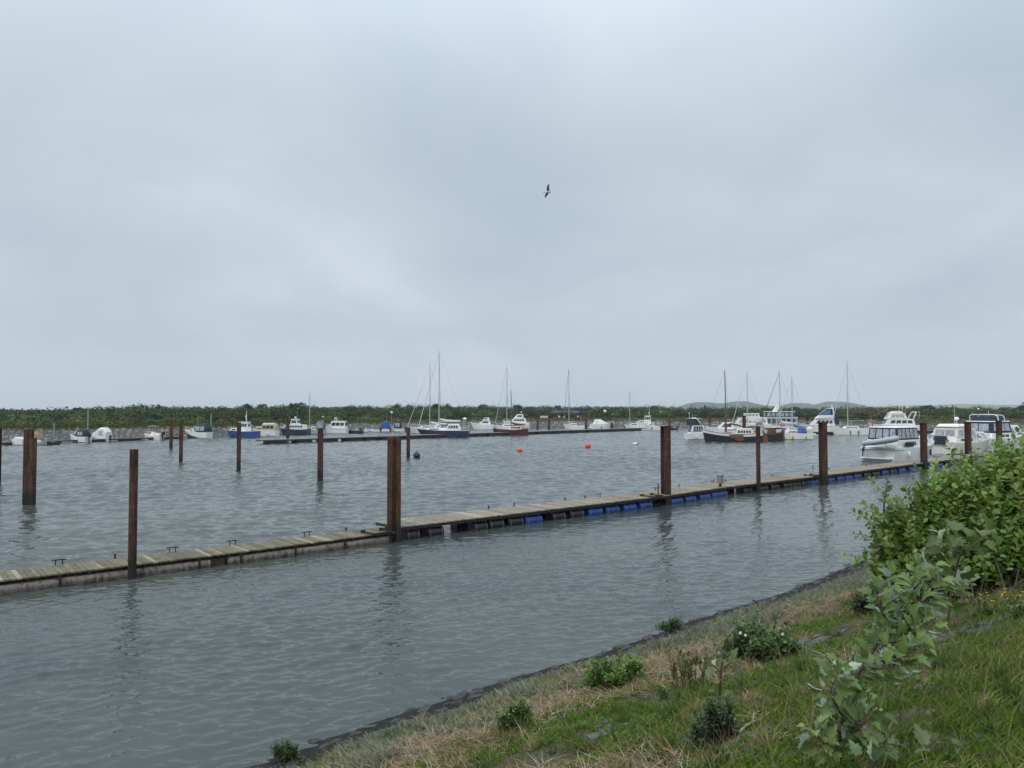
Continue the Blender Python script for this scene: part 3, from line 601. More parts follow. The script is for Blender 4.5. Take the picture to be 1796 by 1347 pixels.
# ------------------------------------------------------------------ boats
class Boat:
    """x: 0 stern .. 1 bow (fractions of length), y in fractions of half beam, z in metres above water"""
    def __init__(s, name, label, cat, x0, x1, wl, th, BL=.34, fb=.9, hull='white_paint', stripe=None, boot='navy_paint', group=None, bowr=.40, sternr=.05,
                 entry=.35, sw=.86, p=2.0, rake=.10, deck='white_paint', L=None, k=1.0):
        pc = at((x0 + x1) / 2, wl); d = pc.y; s.d = d; s.th = th
        W = (x1 - x0) / F * d; ct, st_ = abs(math.cos(R(th))), abs(math.sin(R(th)))
        s.L = L or W / (ct + BL * st_) * k; s.B = s.L * BL; s.fb = fb; s.bowr = bowr; s.sternr = sternr; s.entry = entry; s.sw = sw; s.p = p; s.rake = rake * s.L
        off = 0.5 * (s.L * st_ + s.B * ct) * 0.8; s.cx = pc.x * (1 + off / d)
        s.root = thing(name, label, cat, (s.cx, pc.y + off, 0), R(th), group); s.oy = off
        N_ = 16; rows = []
        for i in range(N_ + 1):
            u = i / N_; h = s.hw(u); zs = s.sheer(u); fl = max(0, (u - .5) / .5)
            prof = [(-.30, .55 - .3 * fl), (-0.04, .90 - .30 * fl ** 1.5), (.09, .93 - .28 * fl ** 1.5), (zs * .5, .97 - .13 * fl ** 1.5), (zs - .17, .995 - .02 * fl), (zs - .08, 1.0), (zs, 1.0)]
            rows.append([(z, y * h) for z, y in prof])
        m_ = MB(); nr = 7
        def X(u, z, zs): return -s.L / 2 + s.L * u + s.rake * (min(z / zs, 1) - 1) * max(0, (u - .45) / .55) ** 1.5
        s.X = X
        for sd_ in (1, -1):
            vs = []; fs = []
            for i in range(N_ + 1):
                u = i / N_; zs = s.sheer(u)
                for z, y in rows[i]: vs.append((X(u, z, zs), sd_ * y, z))
            for r in range(nr - 1):
                f_ = [];
                for i in range(N_):
                    a, b, c, e = i * nr + r, (i + 1) * nr + r, (i + 1) * nr + r + 1, i * nr + r + 1
                    f_.append((a, b, c, e) if sd_ < 0 else (e, c, b, a))
                mi = 1 if r < 2 else (2 if r == 4 else 0)
                m_.add(vs, f_, mi, True)
        tr = [(X(0, z, s.sheer(0)), y, z) for z, y in rows[0]]; tl = [(x, -y, z) for x, y, z in tr]
        n = len(tr); m_.add(tr + tl, [(r, r + 1, n + r + 1, n + r) for r in range(n - 1)], 0)
        fr = [(X(1, z, s.sheer(1)), y, z) for z, y in rows[-1]]; fl_ = [(x, -y, z) for x, y, z in fr]; m_.add(fr + fl_, [(r, n + r, n + r + 1, r + 1) for r in range(n - 1)], 0)
        m_.build('hull', [hull, boot, stripe or hull], s.root)
        m_ = MB(); vs = []; 
        for i in range(N_ + 1):
            u = i / N_; zs = s.sheer(u) - .03; h = s.hw(u) * .985; x = X(u, zs, s.sheer(u)); vs += [(x, h, zs), (x, 0, zs + .04), (x, -h, zs)]
        m_.add(vs, [f for i in range(N_) for f in ((3 * i, 3 * i + 1, 3 * i + 4, 3 * i + 3), (3 * i + 1, 3 * i + 2, 3 * i + 5, 3 * i + 4))])
        m_.build('deck', deck, s.root)
    def hw(s, u):
        if u < s.entry: q = u / s.entry if s.entry else 1; return s.B / 2 * (s.sw + (1 - s.sw) * math.sin(q * math.pi / 2))
        q = (u - s.entry) / (1 - s.entry); return s.B / 2 * max(1 - q ** s.p, 0.035)
    def sheer(s, u): return s.fb * (1 + s.bowr * u ** 2.2 + s.sternr * (1 - u) ** 2.5 - 0.02 * math.sin(math.pi * u))
    def x(s, u): return -s.L / 2 + s.L * u
    def house(s, name, u, w, z, rf=.5, ra=.1, tb=.08, m='white_paint', wins=(), top=None, over=0.0, bev=.05, wm='dark_glass'):
        x0, x1 = s.x(u[0]), s.x(u[1]); wa, wf = w[0] * s.B / 2, w[1] * s.B / 2; zb, zt = z
        b = [(x0, wa, zb), (x1, wf, zb), (x1, -wf, zb), (x0, -wa, zb)]
        t = [(x0 + ra, wa - tb, zt), (x1 - rf, wf - tb, zt), (x1 - rf, -wf + tb, zt), (x0 + ra, -wa + tb, zt)]
        m_ = MB(); m_.add(b + t, [(0, 1, 2, 3)[::-1], (4, 7, 6, 5)[::-1], (0, 4, 5, 1), (1, 5, 6, 2), (2, 6, 7, 3), (3, 7, 4, 0)], 0)
        me_ = m_.build(name, m, s.root, bev)
        bpy_fix(me_)
        Q = {'port': [b[1], b[0], t[0], t[1]], 'star': [b[3], b[2], t[2], t[3]], 'front': [b[2], b[1], t[1], t[2]], 'aft': [b[0], b[3], t[3], t[0]]}
        for wn in wins:
            face, u0, u1, v0, v1, n = wn[:6]; mm = wn[6] if len(wn) > 6 else wm
            for fc_ in (('port', 'star') if face == 'side' else (face,)):
                p_ = MB(); g = .045 * (u1 - u0)
                for k in range(n):
                    a = u0 + (u1 - u0) * k / n + (g / 2 if n > 1 else 0); c = u0 + (u1 - u0) * (k + 1) / n - (g / 2 if n > 1 else 0)
                    if fc_ == 'port': a, c = 1 - c, 1 - a
                    p_.panel(Q[fc_], a, c, v0, v1, .015)
                p_.build('window', mm, me_)
        if top:
            m_ = MB(); r = over
            tt = [(x0 + ra - r, wa - tb + r * .6, zt + .012), (x1 - rf + r, wf - tb + r * .6, zt + .012), (x1 - rf + r, -wf + tb - r * .6, zt + .012), (x0 + ra - r, -wa + tb - r * .6, zt + .012)]
            m_.add(tt + [(x * .98, y * .94, zz + .09) for x, y, zz in tt], [(3, 2, 1, 0)[::-1], (4, 5, 6, 7)[::-1], (0, 1, 5, 4), (1, 2, 6, 5), (2, 3, 7, 6), (3, 0, 4, 7)])
            o = m_.build('roof', top, me_, .03); bpy_fix(o)
        return me_
    def canopy(s, u, w, z, m='navy_canvas', ff=.45, fa=.15, panes=3, wm='clear_vinyl', v=(.25, .80)):
        """canvas cover on hoops: arched section, sloping ends, clear panels along the sides"""
        x0, x1 = s.x(u[0]), s.x(u[1]); zb, zt = z; L = x1 - x0; m_ = MB(); rings = []
        st = [(0, .55, 1.0), (fa, 1.0, 1.0), (1 - ff, .98, .98), (1, .40, .86)]
        for q, hs, ws in st:
            hw_ = (w[0] + (w[1] - w[0]) * q) * s.B / 2 * ws; zz = zb + (zt - zb) * hs
            rings.append([(x0 + L * q, yy * hw_, zb + (zz - zb) * k) for yy, k in ((1, 0), (.97, .55), (.86, .86), (.5, .98), (0, 1), (-.5, .98), (-.86, .86), (-.97, .55), (-1, 0))])
        m_.loft([[Vector(p) for p in r] for r in rings], 0, False, True, True); o = m_.build('canopy', m, s.root, .02); bpy_fix(o)
        for sd_ in (0, 1):
            i0, i1 = (0, 2) if sd_ == 0 else (8, 6); p_ = MB()
            for k in range(panes):
                a = (k + .08) / panes; c = (k + .92) / panes
                b0, b1 = Vector(rings[1][i0]), Vector(rings[2][i0]); t0, t1 = Vector(rings[1][i1]), Vector(rings[2][i1])
                q = [b1, b0, t0, t1] if sd_ == 0 else [b0, b1, t1, t0]
                p_.panel(q, a, c, v[0], v[1], .10 * s.B / 3.0)
            p_.build('window', wm, o)
        p_ = MB(); q = [Vector(rings[3][8]), Vector(rings[3][0]), Vector(rings[2][2]), Vector(rings[2][6])]; p_.panel(q, .08, .92, .2, .85, .22); p_.build('window', wm, o)
        return o
    def rail(s, u0=.5, u1=.985, h=.55, n=6, m='steel'):
        m_ = MB(); k = 14
        for sd_ in (1, -1):
            pts = [];
            for i in range(k + 1):
                u = u0 + (u1 - u0) * i / k; zs = s.sheer(u); pts.append((s.X(u, zs, zs), sd_ * s.hw(u) * .95, zs + h))
            m_.tube(pts, .018, 5)
            m_.tube([(x, y, z - h * .5) for x, y, z in pts], .010, 4)
            for i in range(n + 1):
                u = u0 + (u1 - u0) * i / n; zs = s.sheer(u); x = s.X(u, zs, zs); y = sd_ * s.hw(u) * .95; m_.cyl((x, y, zs - .04), (x, y, zs + h), .014, .014, 5)
        return m_.build('railing', m, s.root)
    def arch(s, u, w, z, lean=.3, m='white_paint', th=.16):
        x = s.x(u); hw_ = w * s.B / 2; m_ = MB()
        m_.tube([(x, hw_, z[0]), (x - lean * .7, hw_ * .97, z[0] + (z[1] - z[0]) * .8), (x - lean, hw_ * .8, z[1]), (x - lean, -hw_ * .8, z[1]), (x - lean * .7, -hw_ * .97, z[0] + (z[1] - z[0]) * .8), (x, -hw_, z[0])], th / 2, 8)
        return m_.build('radar_arch', m, s.root)
    def radar(s, u, z, y=0, r=.25):
        m_ = MB(); x = s.x(u); m_.cyl((x, y, z - .3), (x, y, z), .03, .03, 6); m_.ell((x, y, z + .07), (r, r, .11)); m_.build('radar_dome', 'white_paint', s.root)
    def pole(s, name, u, z0, z1, r=.03, m='alloy', y=0, ball=None):
        x = s.x(u); m_ = MB(); m_.cyl((x, y, z0), (x, y, z1), r, r * .6, 7); o = m_.build(name, m, s.root)
        if ball:
            m_ = MB(); m_.ell((x, y, z1 + ball * .7), (ball, ball, ball * .8)); m_.build('dome', 'white_paint', o)
        return o
    def outboard(s, y=0, sc=1.0):
        m_ = MB(); x = -s.L / 2 - .18; z = s.sheer(0)
        m_.loft([[Vector((x + dx * sc, y + dy * sc, zz)) for dx, dy in ((-.26, -.15), (.14, -.17), (.14, .17), (-.26, .15))] for zz in (z - .05, z + .18 * sc, z + .38 * sc)], 0, False)
        m_.box((x, y, z - .45), (.2 * sc, .12, .9)); o = m_.build('outboard_motor', 'rubber', s.root, .03); return o
    def fender(s, u, sd_=-1, m='white_paint', z=.45):
        y = sd_ * (s.hw(u) + .10); m_ = MB(); m_.loft([m_.ring((s.x(u), y, z + dz), (0, 0, 1), r, 10) for dz, r in ((-.3, .03), (-.26, .10), (.2, .10), (.28, .03))]); m_.build('fender', m, s.root)
    def flag(s, u, z0, z1, cols, y=0, w=.55, limp=False):
        x = s.x(u); m_ = MB(); m_.cyl((x, y, z0), (x - .15, y, z1), .02, .015, 6); m_.ell((x - .15, y, z1 + .04), (.05, .05, .05)); o = m_.build('flag_staff', 'white_paint', s.root)
        h = (z1 - z0) * .55
        m_ = MB(); k = len(cols); nx_ = 8
        for j in range(k):
            vs = []
            for i in range(nx_ + 1):
                f = i / nx_
                for e_ in (0, 1):
                    vv = (j + e_) / k; xx = x - .13 - w * f * (0.35 if limp else 1); zz = z1 - .05 - h * vv - (h * 1.0 * f if limp else .18 * w * f); vs.append((xx, y + .06 * math.sin(f * 7 + vv), zz))
            fs = [(2 * i, 2 * i + 1, 2 * i + 3, 2 * i + 2) for i in range(nx_)]
            m_.add(vs, fs, j, True); m_.add([(a, b + .006, c) for a, b, c in vs], [f[::-1] for f in fs], j, True)
        m_.build('flag', cols, o)
    def mastrig(s, px, top, boom=.42, cover='white_canvas', mm='alloy', r=.085, fore='white_canvas', spread=1, boomz=1.9, bow=.97, lean=0.0, back=True, fore_r=.055):
        """mast at photo column px, masthead at photo row top"""
        dm = s.d + s.oy; xm = ((px - 898) / F * dm - s.cx) / math.cos(R(s.th)); zt = H + dm * (HOR - top) / F; s.mx = xm; s.zt = zt
        zb = s.fb * .9; m_ = MB(); xt = xm + lean
        m_.tube([(xm, 0, zb), (xm + lean * .5, 0, (zb + zt) / 2), (xt, 0, zt)], r, 8, 0, r * .6); mo = m_.build('mast', mm, s.root)
        for k in range(spread):
            zz = zb + (zt - zb) * (k + 1) / (spread + 1) + .3; m_ = MB(); hw_ = s.B * .30; m_.tube([(xm - .12, -hw_, zz + .05), (xm, 0, zz), (xm - .12, hw_, zz + .05)], .03, 6); m_.build('spreader', mm, mo)
        m_ = MB(); m_.cyl((xt, 0, zt), (xt, 0, zt + .35), .012, .008, 5); m_.tube([(xt - .25, 0, zt + .30), (xt + .2, 0, zt + .30)], .012, 5); m_.build('wind_vane', 'wire', mo)
        bx = s.x(bow); zs = s.sheer(bow)
        if fore:
            m_ = MB(); a, b = Vector((bx, 0, zs + .25)), Vector((xt + .05, 0, zt - .2)); m_.tube([a, a.lerp(b, .12), a.lerp(b, .5), b], fore_r, 7, 0, fore_r * .45); m_.build('furled_sail', fore, s.root)
        m_ = MB(); wr = .013
        for sd_ in (1, -1):
            for dx in (-.25, .1): m_.tube([(xm + dx, sd_ * s.hw(.5) * .95, s.sheer(.5)), (xm - .1, sd_ * s.B * .28, (zb + zt) / 2 + .3), (xt, 0, zt - .15)], wr, 4)
        if back: m_.tube([(s.x(.02), 0, s.sheer(0) + .1), (xt, 0, zt - .05)], wr, 4)
        m_.tube([(bx, 0, zs), (xt, 0, zt - .05)], wr, 4); m_.build('rigging', 'wire', s.root)
        if boom:
            m_ = MB(); bl = boom * s.L; m_.tube([(xm - .1, 0, boomz), (xm - bl, 0, boomz + .05)], .055, 7); bo = m_.build('boom', mm, s.root)
            if cover:
                m_ = MB(); rings = []
                for k in range(8):
                    f = k / 7; rr = .17 * (1 - .55 * f) * (.5 if k in (0, 7) else 1); c = (xm - .12 - (bl - .2) * f, 0, boomz + .13 + .28 * (1 - f) ** 3); rings.append([Vector((c[0], rr * .62 * math.cos(v), c[2] + rr * 1.15 * math.sin(v) + .02 * math.sin(k * 2.1))) for v in np.linspace(0, 2 * math.pi, 9)[:-1]])
                m_.loft(rings); m_.build('sail_cover', cover, bo)
    def dinghy(s, c, L, ang=90, m='grey_rubber', name='dinghy', tilt=0):
        """inflatable: U-shaped tube with a floor, slung across"""
        m_ = MB(); r = L * .085; w_ = L * .20; pts = [(-L / 2, -w_, 0), (-L * .2, -w_ * 1.05, 0), (L * .2, -w_, .02), (L * .40, -w_ * .6, .07), (L * .48, 0, .10), (L * .40, w_ * .6, .07), (L * .2, w_, .02), (-L * .2, w_ * 1.05, 0), (-L / 2, w_, 0)]
        m_.tube(pts, r, 10); m_.box((-L * .05, 0, -r * .5), (L * .8, w_ * 1.8, .06)); o = m_.build(name, m, s.root)
        o.location = c; o.rotation_euler = (R(tilt), 0, R(ang)); return o
def bpy_fix(o):
    b = bmesh.new(); b.from_mesh(o.data); bmesh.ops.recalc_face_normals(b, faces=b.faces); b.to_mesh(o.data); b.free()
GL = 'small boats along the left stony shore'; GP = 'boats along the far pier'; GR = 'boats in the crowded right-hand berths'

# --- left shore, left to right
b = Boat('rowing_boat', 'tiny white dinghy under a pale cover, half hidden by the stepped pile', 'boat', 17, 45, 781, 168, .42, .55, 'white_paint', None, 'blue_paint', GL)
b.canopy((.05, .8), (.9, .7), (.5, 1.15), 'white_canvas', .35, .2, 1, 'white_canvas')
b = Boat('inflatable_boat', 'grey inflatable dinghy with a black outboard right of the stepped pile', 'boat', 57, 83, 781, 5, .45, .42, 'grey_rubber', None, 'black_paint', GL, bowr=.5, deck='grey_rubber')
b.outboard(0, .9); b.house('seat', (.35, .5), (.8, .8), (.42, .62), 0.02, .02, .02, 'white_paint')
b = Boat('covered_boat', 'low boat under a tan tent cover behind the grey inflatable', 'boat', 54, 74, 777, 5, .42, .55, 'white_paint', None, 'black_paint', GL); b.canopy((.05, .95), (.9, .7), (.5, 1.5), 'tan_canvas', .3, .2, 1, 'tan_canvas')
b = Boat('rowing_boat', 'low dark open boat tied right of the grey inflatable', 'boat', 80, 104, 780.5, 178, .36, .38, 'black_paint', None, 'black_paint', GL, deck='dark_timber'); b.house('thwart', (.4, .52), (.85, .85), (.36, .48), .01, .01, .01, 'teak')
b = Boat('sports_boat', 'white and navy cabin boat with a navy canopy left of the white-tented boat', 'boat', 117, 160, 776.5, 158, .36, .85, 'white_paint', None, 'navy_paint', GL, k=1.12)
b.house('cabin', (.50, .88), (.78, .35), (.85, 1.45), .75, .1, .12, 'white_paint', [('side', .25, .8, .3, .75, 1), ('front', .1, .9, .25, .8, 2)]); b.canopy((.06, .60), (.88, .75), (.85, 1.95), 'navy_canvas', .3, .15, 2); b.rail(.55, .98, .45, 4); b.outboard(0, .9); m_ = MB(); m_.box((0, 0, .32), (b.L * .7, b.B * 1.012, .25)); b.fender(.4, 1)
b = Boat('canopy_boat', 'small white boat wholly under a white tent with clear windows', 'boat', 158, 197, 774.5, 158, .40, .6, 'white_paint', None, 'navy_paint', GL, k=1.1)
b.canopy((.04, .94), (.95, .7), (.6, 2.15), 'white_canvas', .5, .18, 3); b.outboard(0, .8); b.rail(.7, .98, .3, 2)
b = Boat('angling_boat', 'small white boat with an open posted canopy and black outboard engine', 'boat', 249, 287, 771.5, 165, .38, .75, 'white_paint', None, 'white_paint', GL, k=1.05)
b.house('console', (.35, .62), (.6, .45), (.75, 1.25), .3, .05, .08, 'white_paint', [('front', .08, .92, .2, .85, 1)])
for u in (.28, .64):
    for y in (.6, -.6): b.pole('canopy_post', u, .8, 2.15, .03, 'steel', y * b.B / 2)
m_ = MB(); m_.box((b.x(.46), 0, 2.2), (b.L * .42, b.B * .75, .07)); b_o = m_.build('canopy_top', 'beige_canvas', b.root, .02)
b.outboard(0, 1.2); b.rail(.66, .98, .35, 3); b.house('side_tank', (.05, .28), (.8, .8), (.72, 1.05), .05, .05, .05, 'white_paint')
b = Boat('motor_cruiser', 'white cruiser with dark green lower hull and dark green canopy', 'boat', 319, 372, 769, 163, .36, 1.0, 'white_paint', None, 'green_paint', GL, k=1.08, bowr=.5, rake=.14)
m_ = MB()
for sd_ in (1, -1):
    vs = []; nn = 10
    for i in range(nn + 1):
        u = .30 + .68 * i / nn; zs = b.sheer(u); zt_ = .12 + (zs * .62 - .10) * (i / nn) ** .7
        for zz in (.10, zt_):
            f = zz / zs; yy = b.hw(u) * (.97 - .13 * max(0, (u - .5) / .5) ** 1.5) + .035; vs.append((b.X(u, zz, zs), sd_ * yy, zz))
    m_.add(vs, [((2 * i, 2 * i + 2, 2 * i + 3, 2 * i + 1) if sd_ < 0 else (2 * i + 1, 2 * i + 3, 2 * i + 2, 2 * i)) for i in range(nn)], 0, True)
m_.build('hull_panel', 'green_paint', b.root)
b.house('cabin', (.48, .90), (.8, .3), (1.05, 1.55), 1.0, .1, .15, 'white_paint', [('side', .3, .75, .3, .75, 1)])
b.house('windscreen', (.42, .62), (.85, .7), (1.2, 2.1), .75, .1, .1, 'white_paint', [('front', .05, .95, .1, .9, 3), ('side', .1, .7, .2, .85, 1)])
b.canopy((.04, .52), (.9, .82), (1.0, 2.5), 'green_canvas', .12, .1, 2); b.rail(.55, .98, .5, 5); b.pole('antenna', .5, 2.4, 3.4, .02)
b = Boat('work_boat', 'blue-hulled workboat with a white wheelhouse and stub mast', 'boat', 395, 456, 767.5, 172, .34, 1.05, 'blue_paint', 'blue_paint', 'blue_paint', GL, bowr=.25)
b.house('wheelhouse', (.28, .58), (.72, .6), (1.0, 2.6), .12, .12, .08, 'white_paint', [('side', .08, .92, .55, .88, 3), ('front', .06, .94, .55, .88, 3), ('aft', .2, .8, .55, .85, 1)], 'cream_paint', .1)
b.house('fore_cabin', (.62, .92), (.7, .3), (1.1, 1.6), .3, .1, .1, 'white_paint', [('side', .15, .7, .3, .75, 2)]); b.pole('mast', .38, 2.6, 4.7, .07, 'white_paint'); b.pole('signal_yard', .40, 3.2, 3.6, .05, 'white_paint', .1, .12); b.rail(.05, .3, .5, 3); b.rail(.62, .98, .5, 4); b.fender(.5, 1, 'black_plastic'); b.fender(.75, 1, 'black_plastic')
b = Boat('motor_cruiser', 'white cruiser with a boxy beige canvas cover beside the blue workboat', 'boat', 441, 489, 765.5, 172, .38, 1.0, 'white_paint', 'cream_paint', 'navy_paint', GL, bowr=.35)
b.canopy((.03, .62), (.92, .85), (1.0, 2.45), 'beige_canvas', .12, .08, 3, 'dark_glass', (.35, .8)); b.house('cabin', (.58, .93), (.8, .35), (1.05, 1.75), .6, .1, .12, 'cream_paint', [('side', .1, .8, .3, .8, 2), ('front', .1, .9, .3, .8, 2)]); b.rail(.6, .98, .5, 4); b.fender(.3, 1)
b = Boat('motor_cruiser', 'navy-hulled cruiser with white wheelhouse and low coachroof', 'boat', 487, 545, 763, 168, .34, 1.15, 'navy_paint', 'white_paint', 'black_paint', GL, bowr=.4)
b.house('cabin', (.10, .66), (.78, .7), (1.1, 1.95), .2, .15, .1, 'white_paint', [('side', .05, .95, .35, .85, 5)]); b.house('wheelhouse', (.34, .60), (.68, .6), (1.95, 2.95), .3, .15, .1, 'white_paint', [('side', .1, .9, .3, .85, 2), ('front', .06, .94, .25, .85, 3), ('aft', .1, .9, .3, .8, 2)], 'white_paint', .12)
b.house('fore_cabin', (.66, .92), (.66, .3), (1.2, 1.75), .5, .05, .1, 'white_paint', [('side', .15, .75, .3, .75, 2)]); b.rail(.02, .98, .55, 10); b.pole('antenna', .4, 3.0, 4.6, .025); b.radar(.46, 3.3)
b = Boat('sailing_boat', 'grey-white sailing boat with a framed cockpit tent and one mast', 'boat', 534, 572, 762, 172, .34, .95, 'grey_paint', 'white_paint', 'navy_paint', GL)
b.house('cabin', (.35, .80), (.65, .4), (1.0, 1.5), .5, .1, .1, 'white_paint', [('side', .1, .85, .3, .75, 3)]); b.canopy((.03, .42), (.85, .75), (1.0, 2.7), 'grey_canvas', .15, .1, 4, 'clear_vinyl', (.2, .9)); b.mastrig(543, 690, 0, None, r=.06, fore=None); b.rail(.5, .98, .5, 4); b.radar(.12, 3.4)
b = Boat('motor_cruiser', 'white cabin cruiser with a red waterline stripe and hooped roof arch', 'boat', 566, 611, 761, 172, .36, 1.05, 'white_paint', 'red_paint', 'navy_paint', GL, bowr=.45)
b.house('cabin', (.04, .72), (.82, .72), (1.05, 2.45), .4, .1, .1, 'white_paint', [('side', .06, .94, .42, .85, 3), ('front', .06, .94, .4, .88, 3), ('aft', .12, .88, .4, .85, 2)], 'white_paint', .06); b.arch(.50, .6, (2.5, 3.25), .1, 'white_paint', .14); b.house('fore_cabin', (.72, .93), (.7, .3), (1.15, 1.65), .4, .05, .1, 'white_paint', [('side', .2, .7, .3, .75, 1)]); b.rail(.6, .98, .5, 5); b.pole('antenna', .36, 2.5, 3.6, .02)
b = Boat('open_boat', 'long low navy open boat right of the red-striped cruiser', 'boat', 608, 638, 760.5, 175, .32, .6, 'navy_paint', None, 'black_paint', GL, deck='grey_paint'); b.house('console', (.35, .5), (.5, .45), (.6, 1.0), .1, .05, .05, 'grey_paint'); b.house('engine_box', (.05, .2), (.5, .5), (.58, .9), .05, .05, .05, 'black_paint')
b = Boat('inflatable_boat', 'small white boat with a raised black outboard, first of two dinghies', 'boat', 634, 649, 758.5, 20, .45, .5, 'white_paint', None, 'black_paint', GL); b.outboard(0, 1.1); b.house('console', (.45, .6), (.4, .35), (.5, 1.0), .1, .05, .05, 'white_paint')
b = Boat('inflatable_boat', 'small white dinghy with black outboard left of the blue-tented boat', 'boat', 647, 667, 758, 172, .42, .5, 'white_paint', None, 'black_paint', GL); b.outboard(0, 1.1); b.house('thwart', (.4, .52), (.8, .8), (.48, .62), .01, .01, .01, 'teak')
b = Boat('canopy_boat', 'small white boat under a bright blue tent cover', 'boat', 665, 684, 757.5, 172, .40, .6, 'white_paint', None, 'navy_paint', GL); b.canopy((.04, .8), (.95, .75), (.6, 2.3), 'blue_canvas', .2, .1, 2, 'blue_canvas'); b.outboard(0, .8); b.pole('antenna', .3, 2.2, 4.0, .03)
b = Boat('cabin_boat', 'small dark-canvas boat with a white bow right of the blue-tented boat', 'boat', 683, 711, 757.5, 172, .38, .7, 'white_paint', 'blue_paint', 'navy_paint', GL); b.canopy((.25, .7), (.8, .7), (.7, 2.5), 'navy_canvas', .2, .1, 2); b.house('cabin', (.6, .9), (.7, .35), (.7, 1.3), .4, .05, .1, 'white_paint', [('side', .2, .8, .3, .75, 1)]); b.outboard(0, 1)

# --- along the far pier
b = Boat('sailing_yacht', 'white sloop half hidden behind the navy yacht, bare mast left of the tallest', 'sailboat', 712, 790, 761, 176, .30, 1.05, 'white_paint', None, 'navy_paint', GP, rake=.14)
b.house('cabin', (.3, .72), (.6, .4), (1.1, 1.6), .6, .1, .1, 'white_paint', [('side', .1, .85, .3, .75, 4)]); b.mastrig(754, 640, .4, 'white_canvas', spread=2); b.rail(.5, .99, .55, 5); b.canopy((.22, .36), (.6, .6), (1.2, 1.9), 'white_canvas', .5, .1, 1)
b = Boat('sailing_yacht', 'navy-hulled yacht with the tallest mast and a white deckhouse', 'sailboat', 729, 824, 767.5, 176, .29, 1.15, 'navy_paint', 'navy_paint', 'navy_paint', GP, rake=.12, bowr=.3)
m_ = MB()
b.house('coachroof', (.34, .82), (.62, .35), (1.2, 1.65), .5, .1, .1, 'white_paint', [('side', .5, .9, .3, .75, 3)]); b.house('deckhouse', (.16, .46), (.70, .62), (1.2, 2.25), .75, .25, .16, 'white_paint', [('side', .08, .90, .35, .85, 4), ('front', .06, .94, .25, .85, 3)], 'white_paint', .04)
b.mastrig(770, 617, .42, 'white_canvas', spread=2, boomz=2.75, r=.10, fore_r=.07); b.rail(.02, .99, .6, 12); b.fender(.2, 1, 'blue_plastic'); b.flag(.01, 1.2, 2.6, ['red_cloth', 'white_cloth', 'blue_cloth'], 0, .6, True)
b = Boat('motor_cruiser', 'white cruiser with navy lower hull behind the far pier, bow left', 'boat', 824, 868, 754, 172, .34, 1.2, 'white_paint', None, 'navy_paint', GP, bowr=.5, rake=.14)
b.house('cabin', (.15, .70), (.78, .55), (1.25, 2.2), 1.3, .2, .15, 'white_paint', [('side', .15, .8, .35, .8, 3), ('front', .06, .94, .2, .9, 3)]); b.house('flybridge', (.2, .48), (.7, .6), (2.2, 2.9), .5, .1, .1, 'white_paint', [('front', .06, .94, .3, .9, 2, 'dark_glass'), ('side', .3, .9, .4, .85, 2)]); b.rail(.5, .99, .55, 6); b.outboard(0, .8)
b = Boat('sailing_yacht', 'white sloop with a slim mast behind the red traditional boat', 'sailboat', 866, 915, 757, 174, .30, 1.05, 'white_paint', None, 'navy_paint', GP)
b.house('cabin', (.3, .74), (.6, .4), (1.1, 1.6), .6, .1, .1, 'white_paint', [('side', .1, .85, .3, .75, 3)]); b.mastrig(889, 643, .4, 'white_canvas', spread=2, fore='white_canvas'); b.rail(.5, .99, .5, 5)
b = Boat('motor_yacht', 'white flybridge yacht with stacked dark window bands behind the red boat', 'boat', 880, 930, 751, 172, .34, 1.4, 'white_paint', None, 'navy_paint', GP, bowr=.4)
b.house('cabin', (.12, .72), (.8, .6), (1.4, 2.5), .9, .2, .15, 'white_paint', [('side', .08, .85, .35, .8, 4), ('front', .06, .94, .2, .9, 3)]); b.house('flybridge', (.22, .58), (.75, .6), (2.5, 3.6), 1.0, .2, .25, 'white_paint', [('front', .06, .94, .3, .9, 2), ('side', .1, .8, .35, .8, 2)]); b.rail(.5, .99, .55, 6); b.radar(.3, 4.1)
b = Boat('traditional_sailing_boat', 'dark red flat-bottomed sailing boat with a short brown mast at the far pier', 'sailboat', 862, 928, 763.5, 172, .34, .95, 'maroon_paint', 'maroon_paint', 'black_paint', GP, bowr=.35, sternr=.35, p=3.2, sw=.5, deck='teak', rake=.06)
b.house('cabin', (.16, .52), (.66, .6), (1.0, 1.75), .2, .15, .1, 'white_paint', [('side', .08, .92, .35, .8, 4), ('front', .1, .9, .3, .8, 2), ('aft', .15, .85, .3, .8, 2)], 'brown_wood', .05); b.mastrig(896.5, 686, .40, 'brown_canvas', 'brown_wood', .10, None, 0, 1.9, .98, back=False); b.pole('bowsprit', .9, 1.1, 1.5, .06, 'brown_wood')
m_ = MB()
for k in range(5): a = b.x(.04); m_.ell((a, -.25 + .12 * k, 1.25 + .06 * (k % 2)), (.2, .14, .2))
m_.build('sail_bundle', 'yellow_cloth', b.root); b.rail(.02, .3, .5, 4, 'brown_wood')
b = Boat('open_boat', 'low dark boat with a grey canvas cover behind the pier, left one', 'boat', 927, 950, 749, 175, .36, .7, 'black_paint', 'white_paint', 'black_paint', GP); b.canopy((.05, .9), (.9, .5), (.7, 1.35), 'navy_canvas', .4, .2, 1, 'navy_canvas')
b = Boat('open_boat', 'low dark-hulled open boat behind the far pier below the white markers', 'boat', 948, 975, 748.5, 175, .36, .7, 'black_paint', 'white_paint', 'black_paint', GP, deck='grey_paint'); b.house('console', (.4, .55), (.5, .5), (.7, 1.2), .1, .1, .05, 'white_paint', [('front', .1, .9, .2, .8, 1)]); b.outboard(0, 1)
b = Boat('sailing_yacht', 'white sloop with grey cockpit covers under the lone mast mid-pier', 'sailboat', 986, 1026, 753.5, 168, .32, 1.0, 'white_paint', 'white_paint', 'white_paint', GP, rake=.14)
